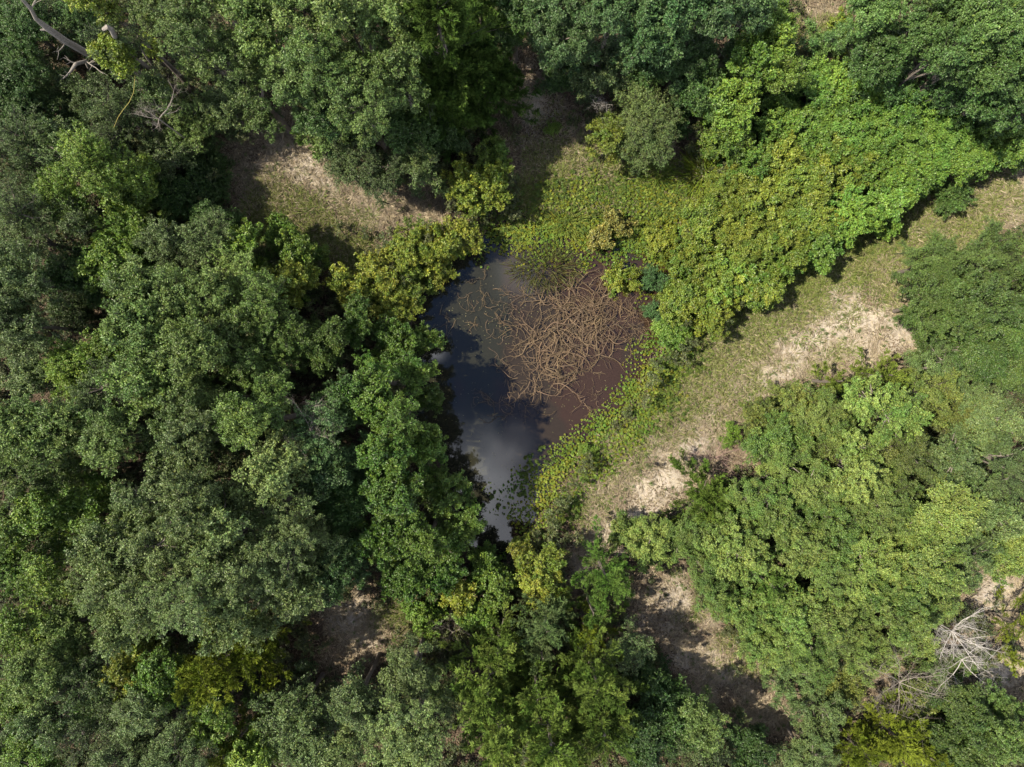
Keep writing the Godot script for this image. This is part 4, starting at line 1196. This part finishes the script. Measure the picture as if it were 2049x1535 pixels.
func make_dead_wood() -> void:
	log_tree("dead_snag", PackedVector3Array([Vector3(-12.52, 0.00, -9.71), Vector3(-11.55, 2.60, -8.99), Vector3(-11.34, 3.90, -8.70), Vector3(-11.35, 4.60, -8.68), Vector3(-11.32, 5.10, -8.67), Vector3(-11.10, 5.60, -8.64), Vector3(-10.91, 6.40, -8.61)]), PackedFloat32Array([0.11, 0.10, 0.085, 0.08, 0.048, 0.042, 0.024]), "grey_wood", "tall bare grey snag leaning out past the top corner", "dead tree", [[2, Vector3(-0.3, 0.3, 0.8), 0.5, 0.02, 1], [3, Vector3(-0.9, 0.1, 0.5), 0.18, 0.05, 0], [5, Vector3(0.8, 0.4, -0.2), 0.7, 0.02, 1]])
	log_tree("broken_branch", PackedVector3Array([Vector3(-12.69, 0.50, -9.33), Vector3(-11.63, 2.60, -8.80), Vector3(-11.72, 2.90, -8.59), Vector3(-11.81, 3.00, -8.33)]), PackedFloat32Array([0.05, 0.05, 0.05, 0.03]), "grey_wood", "short broken grey branch with a splintered end below the snag", "dead branch", [[2, Vector3(-0.8, 0.5, -0.3), 0.3, 0.02, 1], [3, Vector3(-0.5, 0.2, 0.8), 0.3, 0.025, 1], [1, Vector3(0.6, 0.2, 0.5), 0.7, 0.02, 1]])
	log_tree("curled_stub", PackedVector3Array([Vector3(-11.58, 1.00, -10.00), Vector3(-9.41, 5.20, -8.24), Vector3(-9.25, 5.60, -8.18), Vector3(-9.24, 5.80, -8.13), Vector3(-9.37, 5.70, -8.12)]), PackedFloat32Array([0.07, 0.06, 0.055, 0.05, 0.04]), "grey_wood", "curled grey branch stub rising out of the yellow-green vines", "dead branch", [])
	log_tree("hanging_vine", PackedVector3Array([Vector3(-9.60, 3.90, -7.86), Vector3(-9.69, 3.80, -7.45), Vector3(-9.83, 3.75, -7.22), Vector3(-10.02, 3.70, -7.04), Vector3(-10.20, 3.60, -6.89), Vector3(-10.42, 3.40, -6.70)]), PackedFloat32Array([0.006, 0.006, 0.006, 0.006, 0.006, 0.005]), "vine_stem", "thin yellow vine stem hanging through the brush", "vine", [])
	make_dead_tree("bare_fork", Vector3(-9.29, 0.0, -6.96), [[Vector3(0.9, 0.4, -0.5), 0.85, 0.016], [Vector3(-0.6, 0.4, -0.5), 0.45, 0.013], [Vector3(-0.7, 0.3, 0.1), 0.6, 0.012], [Vector3(0.2, 0.4, 0.8), 0.45, 0.012]], "grey_wood", "bare pale branch fork standing out of the thicket", "dead tree", 3.3)
	make_dead_tree("dead_tree", Vector3(12.44, 0.0, 6.99), [[Vector3(0.75, 0.25, -0.95), 1.14, 0.0164], [Vector3(-0.95, 0.2, -0.25), 0.88, 0.0129], [Vector3(-0.75, 0.3, 0.6), 0.97, 0.0164], [Vector3(-0.15, 0.4, 0.9), 0.79, 0.0129], [Vector3(0.6, 0.5, 0.5), 0.97, 0.0181], [Vector3(0.45, 0.3, 0.95), 1.14, 0.0181], [Vector3(0.9, 0.4, 0.25), 0.79, 0.0111], [Vector3(-0.3, 0.7, -0.6), 0.44, 0.0087], [Vector3(-0.9, 0.4, 0.2), 0.7, 0.0111], [Vector3(0.1, 0.8, -0.5), 0.53, 0.0111]], "white_wood", "bleached white dead tree with spreading bare boughs by the sand", "dead tree", 1.9)
	make_dead_tree("dead_tree", Vector3(13.10, 0.0, 8.04), [[Vector3(0.35, 0.2, 0.9), 0.79, 0.0147], [Vector3(-0.7, 0.1, 0.75), 1.23, 0.0147], [Vector3(0.95, 0.1, 0.2), 1.23, 0.0129], [Vector3(0.5, 0.4, -0.6), 0.7, 0.0111], [Vector3(-0.9, 0.2, 0.6), 0.88, 0.0087]], "white_wood", "lower part of the white dead wood, reaching over the bare sand", "dead tree", 1.3)
	make_dead_tree("fallen_brush", Vector3(11.07, 0.0, 8.53), [[Vector3(-0.8, 0.3, -0.7), 1.2, 0.0142], [Vector3(-0.3, 0.4, -0.9), 1.0, 0.012], [Vector3(-0.9, 0.2, 0.3), 1.1, 0.012], [Vector3(0.2, 0.3, 0.9), 1.0, 0.012], [Vector3(0.8, 0.4, 0.3), 1.0, 0.012], [Vector3(0.7, 0.4, -0.5), 1.1, 0.012], [Vector3(-0.5, 0.3, 0.8), 1.1, 0.012], [Vector3(0.4, 0.6, -0.8), 0.8, 0.009], [Vector3(-0.9, 0.4, -0.2), 0.9, 0.009]], "grey_wood", "heap of grey dead brush beside the white dead tree", "dead brush", 1.7)
	make_dead_tree("bare_bush", Vector3(6.20, 0.0, 2.25), [[Vector3(-0.8, 0.3, -0.3), 0.9, 0.0083], [Vector3(0.7, 0.3, -0.4), 0.9, 0.0083], [Vector3(-0.3, 0.4, 0.8), 0.8, 0.0083], [Vector3(0.6, 0.3, 0.6), 0.9, 0.0083], [Vector3(-0.9, 0.3, 0.4), 1.0, 0.0083], [Vector3(0.1, 0.5, -0.9), 0.8, 0.0075], [Vector3(0.9, 0.4, 0.1), 0.8, 0.0067]], "purple_twig", "leafless purplish bush sprawling over the sandy path", "dead bush", 0.35)
	make_dead_tree("bare_twigs", Vector3(2.76, 0.0, -8.15), [[Vector3(-0.8, 0.2, 0.2), 0.5, 0.0067], [Vector3(-0.7, 0.3, 0.5), 0.5, 0.0067], [Vector3(-0.3, 0.3, 0.7), 0.5, 0.0053], [Vector3(-0.9, 0.3, -0.1), 0.45, 0.0053]], "white_wood", "spray of bare white twigs under the grey-green bush", "dead branch", 1.4)
	make_dead_tree("dead_branch", Vector3(-7.98, 0.0, 2.91), [[Vector3(0.9, 0.1, 0.3), 0.8, 0.0142], [Vector3(-0.8, 0.1, -0.1), 0.9, 0.012], [Vector3(-0.4, 0.2, 0.5), 0.7, 0.009]], "grey_wood", "pale bare branch lying across the top of the grey oak", "dead branch", 4.6)
	make_dead_tree("dead_branch", Vector3(-1.77, 0.0, 7.38), [[Vector3(0.8, 0.4, -0.4), 0.7, 0.009], [Vector3(-0.5, 0.5, -0.8), 0.8, 0.009], [Vector3(0.5, 0.3, 0.5), 0.7, 0.009], [Vector3(-0.4, 0.4, 0.7), 0.8, 0.009]], "grey_wood", "grey bare twigs standing between the low green bush and olive cedars", "dead bush", 0.9)
	make_dead_tree("dead_branch", Vector3(-5.06, 0.0, 1.16), [[Vector3(0.4, 0.4, -0.9), 0.8, 0.0075], [Vector3(-0.2, 0.4, -0.9), 0.8, 0.0075], [Vector3(-0.6, 0.3, 0.6), 0.8, 0.0075], [Vector3(0.5, 0.5, 0.3), 0.6, 0.0075], [Vector3(0.7, 0.4, -0.5), 0.8, 0.0075]], "grey_wood", "fan of bare grey twigs beside the blue-green bank oak", "dead branch", 4.2)
	make_dead_tree("dead_branch", Vector3(1.80, 0.0, 5.73), [[Vector3(0.9, 0.3, -0.3), 0.6, 0.0067], [Vector3(0.6, 0.3, 0.2), 0.5, 0.0067], [Vector3(-0.5, 0.5, 0.5), 0.6, 0.0075], [Vector3(0.5, 0.4, -0.8), 0.6, 0.0067]], "grey_wood", "bare grey stems beside the yellow bush at the path", "dead bush", 0.7)
	stem_tangle("stem_tangle", [[1.89, -1.68, 0.82], [1.42, -2.23, 0.75], [2.44, -2.23, 0.78], [2.98, -1.76, 0.63], [1.10, -1.21, 0.71], [1.97, -0.98, 0.78], [0.95, -0.43, 0.57], [1.57, -0.43, 0.57], [2.28, -2.70, 0.53], [1.42, -2.70, 0.47], [3.06, -2.31, 0.47], [0.71, -1.06, 0.41], [0.56, -0.04, 0.38], [2.75, -1.06, 0.44]], 270, "sodden_wood", "great tangle of brown dead stems standing in the pond", 1.1, 0.017)
	fine_twigs(Vector3(1.81, -0.28, -1.68), [[1.81, -1.68, 0.97], [1.34, -2.31, 0.97], [2.44, -2.31, 0.94], [2.91, -1.68, 0.78], [1.03, -1.21, 0.86], [1.97, -1.06, 0.86], [0.87, -0.43, 0.71], [1.50, -0.43, 0.71], [2.28, -2.86, 0.71], [3.77, -2.08, 0.57], [0.56, -1.06, 0.55]], 650)
	stem_tangle("stem_tangle", [[-0.92, -2.00, 0.31], [-1.09, -2.23, 0.19], [-0.46, -2.86, 0.35], [-0.82, -2.62, 0.25], [-1.25, -2.70, 0.19]], 22, "sodden_wood", "pale dead twigs in open brown water beside the great tangle", 0.65, 0.0085)
	stem_tangle("stem_tangle", [[-0.10, -2.00, 0.47], [-0.31, -1.68, 0.31], [0.16, -2.47, 0.38]], 34, "sodden_wood", "twisted dead stems joining the great tangle to the open brown water", 0.65, 0.0085)
	stem_tangle("stem_tangle", [[-0.20, -0.62, 0.28], [-0.04, -0.35, 0.25]], 14, "sodden_wood", "small knot of pale stems in the dark water beside the tangle", 0.65, 0.0085)
	stem_tangle("stem_tangle", [[-0.38, 0.51, 0.53], [-0.78, 0.51, 0.31], [0.09, 0.35, 0.38], [0.56, 0.43, 0.41], [-0.62, 0.82, 0.31]], 44, "sodden_wood", "dark drowned stems in the shaded water below the tangle", 0.65, 0.0085)
	stem_tangle("stem_tangle", [[3.77, -2.08, 0.41], [3.97, -1.84, 0.31], [3.45, -2.39, 0.31]], 36, "sodden_wood", "rusty orange drowned brush at the pond's hedge side", 0.65, 0.0085)
	stem_tangle("stem_tangle", [[2.44, 0.35, 0.47], [2.75, 0.04, 0.31], [2.12, 0.51, 0.28], [1.50, 0.98, 0.28], [3.53, -1.37, 0.47]], 26, "sodden_wood", "thin reddish stems lying in the brown shallows by the leaf bed", 0.65, 0.0085)
	stem_tangle("stem_tangle", [[-2.11, -2.15, 0.19], [-1.87, -2.00, 0.16], [-2.03, -1.87, 0.13]], 8, "sodden_wood", "few grey twigs poking from the shaded water near the bank", 0.65, 0.0085)
	stem_tangle("stem_tangle", [[-0.93, -3.25, 0.19], [-2.19, -3.17, 0.16]], 8, "sodden_wood", "thin twigs in the brown water under the yellow bank bush", 0.65, 0.0085)


# ------------------------------------------------------------------ pond plants and ground cover

func in_blobs(blobs: Array, per: float, edge := 0.35) -> Array:
	# scattered points [x, z, amount] inside soft patches [x, z, radius, amount]
	var out := []
	for b in blobs:
		for i in int(b[2] * b[2] * PI * per * b[3]):
			var t := rng.randf() * TAU
			var off := sqrt(rng.randf())
			var x: float = b[0] + cos(t) * off * b[2]
			var z: float = b[1] + sin(t) * off * b[2]
			if off > 1.0 - edge and rng.randf() < (off - 1.0 + edge) / edge:
				continue
			out.append([x, z, b[3]])
	return out


func make_pond_plants() -> void:
	# round leaves lying on and just above the water
	var pads := Sheaf.new()
	for i in 11:
		var t := rng.randf() * TAU
		var off := 0.25 * sqrt(rng.randf())
		var g := rng.randf_range(0.6, 1.0)
		var tone := Color(g, g, g)
		if rng.randf() < 0.2:
			tone = Color(g, g * 0.78, g * 0.5)
		pads.disc(Vector3(cos(t) * off, rng.randf_range(0.0, 0.09), sin(t) * off), (Vector3.UP + ball() * 0.4).normalized(), rng.randf_range(0.02, 0.04), tone, rng.randf() * TAU)
	var pad := pads.into(ArrayMesh.new(), mats.waxy)
	var where: Array[Transform3D] = []
	var tint := PackedColorArray()
	for p in in_blobs([[-0.38, -4.60, 0.74, 0.9], [0.24, -4.83, 0.77, 1], [1.01, -4.91, 0.85, 1], [1.79, -5.07, 0.93, 1], [2.71, -5.22, 0.93, 1],
		[3.64, -5.30, 0.93, 1], [4.57, -5.22, 0.93, 1], [5.34, -4.91, 0.77, 1], [0.55, -4.29, 0.70, 0.7], [1.32, -4.37, 0.70, 0.5],
		[2.10, -4.45, 0.77, 0.8], [3.02, -4.29, 0.77, 0.6], [3.95, -4.45, 0.85, 1], [4.73, -4.14, 0.77, 1], [5.34, -4.14, 0.62, 1],
		[1.17, -5.37, 0.93, 1], [2.41, -5.68, 0.93, 0.9], [3.95, -5.68, 0.93, 0.9], [5.03, -5.61, 0.93, 0.9], [2.41, -3.83, 0.62, 0.35],
		[4.26, -3.67, 0.62, 0.6], [4.88, -1.97, 0.62, 0.9], [4.57, -1.04, 0.74, 0.9], [4.96, -0.73, 0.70, 1], [4.11, -0.12, 0.77, 0.8],
		[4.65, 0.04, 0.70, 1], [3.64, 0.50, 0.70, 0.9], [4.18, 0.81, 0.70, 1], [3.10, 1.04, 0.62, 0.9], [3.64, 1.43, 0.70, 1],
		[2.56, 1.59, 0.70, 0.8], [3.02, 2.05, 0.70, 1], [1.94, 2.05, 0.62, 0.9], [2.33, 2.51, 0.70, 1], [1.32, 2.51, 0.62, 0.9],
		[1.63, 3.13, 0.70, 1], [1.01, 3.29, 0.62, 1], [1.32, 3.91, 0.62, 1], [0.78, 4.06, 0.56, 0.9], [0.55, 4.68, 0.46, 0.7],
		[0.24, 2.98, 0.40, 0.5], [-0.22, 4.06, 0.40, 0.3], [-0.53, 3.13, 0.40, 0.25], [-0.07, 3.60, 0.62, 0.35], [-1.00, -4.14, 0.40, 0.7],
		[0.24, -3.75, 0.34, 0.4], [5.50, -3.21, 0.62, 0.8], [4.11, -2.75, 0.40, 0.4], [3.80, -1.04, 0.46, 0.25]], 50.0, 0.6):
		var wet := g_wet[cell(p[0], p[1])]
		var y := maxf(WATER, ground_at(p[0], p[1])) + 0.012
		if fine.get_noise_2d(p[0] * 1.1, p[1] * 1.1) < -0.18 - p[2] * 0.3:
			continue
		where.append(Transform3D(Basis(Vector3.UP, rng.randf() * TAU).scaled_local(Vector3.ONE * rng.randf_range(0.75, 1.3)), Vector3(p[0], y + (0.06 if wet > 0.3 else 0.0), p[1])))
		tint.append(Color(0.125, 0.155, 0.020).lerp(Color(0.055, 0.115, 0.016), clampf(rng.randf() * 0.6 + fine.get_noise_2d(p[0] * 0.5 + 9.0, p[1] * 0.5) * 0.7 + 0.2, 0, 1)) * rng.randf_range(0.8, 1.15))
	tag(scatter("floating_leaves", pad, where, tint, self), "bed of small round green leaves floating along the pond margin", "water plants", "", "stuff")
	# bits of leaf and scum drifting on the open water
	var bits := Sheaf.new()
	for i in 5:
		bits.leaf(ball() * Vector3(0.5, 0.0, 0.5), (ball() * Vector3(1, 0, 1)).normalized(), Vector3.UP, rng.randf_range(0.02, 0.05), rng.randf_range(0.012, 0.03), Color(1, 1, 1) * rng.randf_range(0.6, 1.0), 0.02)
	var w_bits: Array[Transform3D] = []
	var c_bits := PackedColorArray()
	for i in 420:
		var x := rng.randf_range(-3.0, 5.0)
		var z := rng.randf_range(-5.0, 5.5)
		if g_wet[cell(x, z)] > -0.1 or fine.get_noise_2d(x * 0.5, z * 0.5 + 30.0) < rng.randf_range(-0.4, 0.4):
			continue
		w_bits.append(Transform3D(Basis(Vector3.UP, rng.randf() * TAU), Vector3(x, WATER + 0.006, z)))
		c_bits.append(Color(0.20, 0.17, 0.10).lerp(Color(0.12, 0.13, 0.05), rng.randf()) * rng.randf_range(0.5, 1.2))
	tag(scatter("floating_debris", bits.into(ArrayMesh.new(), mats.dry), w_bits, c_bits, self), "specks of fallen leaf and scum drifting on the open water", "debris", "", "stuff")
	# leafy herbs of the wet margin
	where = []
	tint = PackedColorArray()
	for p in in_blobs([[-0.53, -5.07, 0.70, 0.8], [0.39, -5.53, 0.85, 0.9], [1.32, -5.68, 0.93, 0.9], [2.25, -5.45, 0.93, 0.9], [3.18, -5.68, 0.93, 1],
		[4.11, -5.53, 0.93, 1], [5.03, -5.30, 0.85, 1], [5.81, -5.37, 0.70, 1], [1.79, -4.91, 0.70, 0.5], [4.73, -4.91, 0.85, 0.9],
		[-0.07, -4.83, 0.54, 0.5], [5.19, -1.20, 0.70, 1], [5.03, -0.43, 0.70, 1], [5.58, -0.73, 0.70, 0.8], [4.73, 0.35, 0.70, 0.9],
		[5.03, 0.81, 0.62, 0.6], [4.11, 1.28, 0.62, 0.7], [2.41, 2.20, 0.70, 0.6], [1.94, 2.98, 0.62, 0.9], [1.63, 3.75, 0.62, 1],
		[1.32, 4.37, 0.56, 1], [1.79, 4.06, 0.46, 0.6], [0.94, 4.83, 0.46, 1], [5.81, -1.66, 0.62, 0.7], [2.56, -5.92, 1.08, 0.9],
		[3.80, -5.92, 0.93, 1], [4.88, -5.76, 0.77, 1], [1.32, -5.76, 0.93, 0.7], [-0.38, -5.22, 0.77, 0.7], [-0.07, -4.45, 0.46, 0.6],
		[3.33, -5.07, 0.77, 0.8], [4.42, -4.91, 0.93, 0.9], [5.50, -4.60, 0.62, 0.9], [0.55, 2.67, 0.46, 0.9], [0.39, 3.29, 0.31, 0.9],
		[1.01, 2.20, 0.46, 0.7], [-0.61, 3.75, 0.39, 0.3]], 44.0, 0.5):
		var y := maxf(WATER, ground_at(p[0], p[1])) + 0.02
		where.append(Transform3D(facing((Vector3.UP + ball() * 0.3).normalized(), rng.randf() * TAU).scaled_local(Vector3.ONE * rng.randf_range(0.25, 0.5)), Vector3(p[0], y + 0.05, p[1])))
		tint.append(Color(0.115, 0.155, 0.02).lerp(Color(0.065, 0.125, 0.018), rng.randf()) * rng.randf_range(0.8, 1.2))
	tag(scatter("marsh_herbs", boughs.shrub[1], where, tint, self), "low leafy green herbs growing along the wet bank of the pond", "herbs", "", "stuff")
	reed_clump(1.01, -3.60, 1.0, 0.5, 460, 0.55, Color(0.06, 0.068, 0.025), "dark rush clump standing in the water above the dead stem tangle")
	reed_clump(5.96, -6.45, 0.62, 0.55, 420, 0.7, Color(0.13, 0.19, 0.025), "bright green grass tussock at the near end of the hedge")
	reed_clump(4.53, -6.37, 0.38, 0.34, 240, 0.5, Color(0.11, 0.17, 0.03), "smaller green grass tussock below the olive round bush")
	reed_clump(1.71, -5.07, 0.45, 0.4, 260, 0.5, Color(0.12, 0.15, 0.035), "pale green grass tussock inside the floating leaf bed")


func reed_clump(x: float, z: float, rx: float, rz: float, n: int, h: float, col: Color, label: String) -> void:
	var root := Node3D.new()
	root.name = "grass_tussock"
	root.position = Vector3(x, maxf(WATER, ground_at(x, z)), z)
	add_child(root, true)
	tag(root, label, "grass tussock")
	var f := Sheaf.new()
	for i in n:
		var t := rng.randf() * TAU
		var off := sqrt(rng.randf())
		var p := Vector3(cos(t) * off * rx, -0.03, sin(t) * off * rz)
		var out := (Vector3(cos(t), 0, sin(t)) * off * 0.5 + ball() * 0.75 + Vector3.UP * 0.8).normalized()
		var g := rng.randf_range(0.6, 1.0)
		var tone := Color(g, g, g * 0.9)
		if rng.randf() < 0.2:
			tone = Color(g, g * 0.8, g * 0.6)
		var l := h * rng.randf_range(0.5, 1.1)
		var mid := p + out * l * 0.55
		f.leaf(p, out, ball(), l * 0.6, 0.022, tone, 0.1)
		var bent := (out + Vector3(cos(t), -0.5, sin(t)) * 0.8).normalized()
		f.leaf(mid, bent, ball(), l * 0.55, 0.02, tone, 0.1)
	var m := StandardMaterial3D.new()
	m.resource_name = "tussock_blades"
	m.albedo_color = col.linear_to_srgb()
	m.metallic_specular = 0.2
	m.vertex_color_use_as_albedo = true
	m.roughness = 0.6
	m.backlight_enabled = true
	m.backlight = Color(0.5, 0.5, 0.2)
	put("blades", f.into(ArrayMesh.new(), m), null, root)


func blades(n: int, spread_r: float, h: float, lie: float, wid: float) -> ArrayMesh:
	var f := Sheaf.new()
	for i in n:
		var t := rng.randf() * TAU
		var off := spread_r * sqrt(rng.randf())
		var out := (Vector3(cos(t), 0, sin(t)) * lie + ball() * 0.5 + Vector3.UP * (1.1 - lie)).normalized()
		out.y = maxf(out.y, 0.04)
		var g := rng.randf_range(0.5, 1.0)
		f.leaf(Vector3(cos(t) * off, 0.0, sin(t) * off), out, ball(), h * rng.randf_range(0.5, 1.2), wid, Color(g, g * rng.randf_range(0.9, 1.0), g * rng.randf_range(0.75, 1.0)), 0.1)
	return f.into(ArrayMesh.new(), mats.dry)


func make_ground_cover() -> void:
	var grass := blades(34, 0.13, 0.19, 0.75, 0.015)
	var straw := blades(30, 0.15, 0.20, 1.0, 0.013)
	var weed := boughs.vine[0] as ArrayMesh
	var w_grass: Array[Transform3D] = []
	var c_grass := PackedColorArray()
	var w_straw: Array[Transform3D] = []
	var c_straw := PackedColorArray()
	var w_weed: Array[Transform3D] = []
	var c_weed := PackedColorArray()
	var w_under: Array[Transform3D] = []
	var c_under := PackedColorArray()
	var w_leaf: Array[Transform3D] = []
	var c_leaf := PackedColorArray()
	var step := 0.12
	for j in range(-140, 141):
		for i in range(-185, 186):
			var x := (i + rng.randf_range(-0.7, 0.7)) * step
			var z := (j + rng.randf_range(-0.7, 0.7)) * step
			var k := cell(x, z)
			if g_wet[k] < 0.25:
				continue
			var sand := g_sand[k]
			var st := g_straw[k]
			var gr := g_green[k]
			var at := Vector3(x, g_y[k] + 0.005, z)
			var turn := Basis(Vector3.UP, rng.randf() * TAU)
			var lump := fine.get_noise_2d(x * 0.9 + 15.0, z * 0.9) * 0.5 + 0.5
			if rng.randf() < gr * 1.7 * (1.0 - sand * 0.8) * (0.45 + lump):
				w_grass.append(Transform3D(turn.scaled_local(Vector3.ONE * rng.randf_range(0.7, 1.35)), at))
				c_grass.append(Color(0.105, 0.155, 0.035).lerp(Color(0.19, 0.195, 0.085), clampf(rng.randf() * 1.0 - 0.15 + st * 0.1, 0, 1)) * rng.randf_range(0.8, 1.2))
			if rng.randf() < (st + gr * 0.25) * (1.0 - sand * 0.85) * (0.3 + lump):
				w_straw.append(Transform3D(turn.scaled_local(Vector3.ONE * rng.randf_range(0.6, 1.3)), at))
				c_straw.append(Color(0.305, 0.272, 0.212).lerp(Color(0.21, 0.178, 0.135), rng.randf()) * rng.randf_range(0.8, 1.25))
			if rng.randf() < maxf(gr * 0.12, st * 0.10) * lump * 1.6 + sand * 0.015:
				w_weed.append(Transform3D(turn.scaled_local(Vector3.ONE * rng.randf_range(0.16, 0.38)), at + Vector3.UP * 0.03))
				c_weed.append(Color(0.10, 0.15, 0.035) * rng.randf_range(0.8, 1.3))
			var open := maxf(maxf(sand, st), gr)
			if open < 0.5 and rng.randf() < 0.24 * (1.0 - open * 2.0) * (0.35 + lump):
				w_under.append(Transform3D(facing((Vector3.UP + ball() * 0.4).normalized(), rng.randf() * TAU).scaled_local(Vector3.ONE * rng.randf_range(0.5, 1.1)), at + Vector3.UP * rng.randf_range(0.05, 1.1)))
				c_under.append(Color(0.060, 0.085, 0.025).lerp(Color(0.09, 0.10, 0.04), rng.randf()) * rng.randf_range(0.8, 1.2))
			if open < 0.75 and rng.randf() < 0.28:
				w_leaf.append(Transform3D(turn, at))
				c_leaf.append(Color(0.12, 0.095, 0.068).lerp(Color(0.075, 0.06, 0.048), rng.randf()) * rng.randf_range(0.7, 1.3))
	var dead := Sheaf.new()
	for i in 16:
		var t := rng.randf() * TAU
		var off := 0.2 * sqrt(rng.randf())
		var g := rng.randf_range(0.5, 1.0)
		dead.leaf(Vector3(cos(t) * off, rng.randf_range(0.005, 0.03), sin(t) * off), (ball() * Vector3(1, 0.15, 1)).normalized(), (Vector3.UP + ball() * 0.5).normalized(), 0.08, 0.042, Color(g, g * 0.95, g * 0.9), 0.2)
	tag(scatter("grass", grass, w_grass, c_grass, self), "short green grass on the banks and along the sandy path", "grass", "", "stuff")
	tag(scatter("dry_grass", straw, w_straw, c_straw, self), "straw-coloured dead grass lying round the clearings and path", "grass", "", "stuff")
	tag(scatter("weeds", weed, w_weed, c_weed, self), "small green weeds dotted through the grass", "weeds", "", "stuff")
	tag(scatter("undergrowth", boughs.vine[1], w_under, c_under, self), "dark leafy undergrowth on the forest floor under the trees", "undergrowth", "", "stuff")
	tag(scatter("leaf_litter", dead.into(ArrayMesh.new(), mats.dry), w_leaf, c_leaf, self), "brown fallen leaves under the trees and bushes", "leaf litter", "", "stuff")
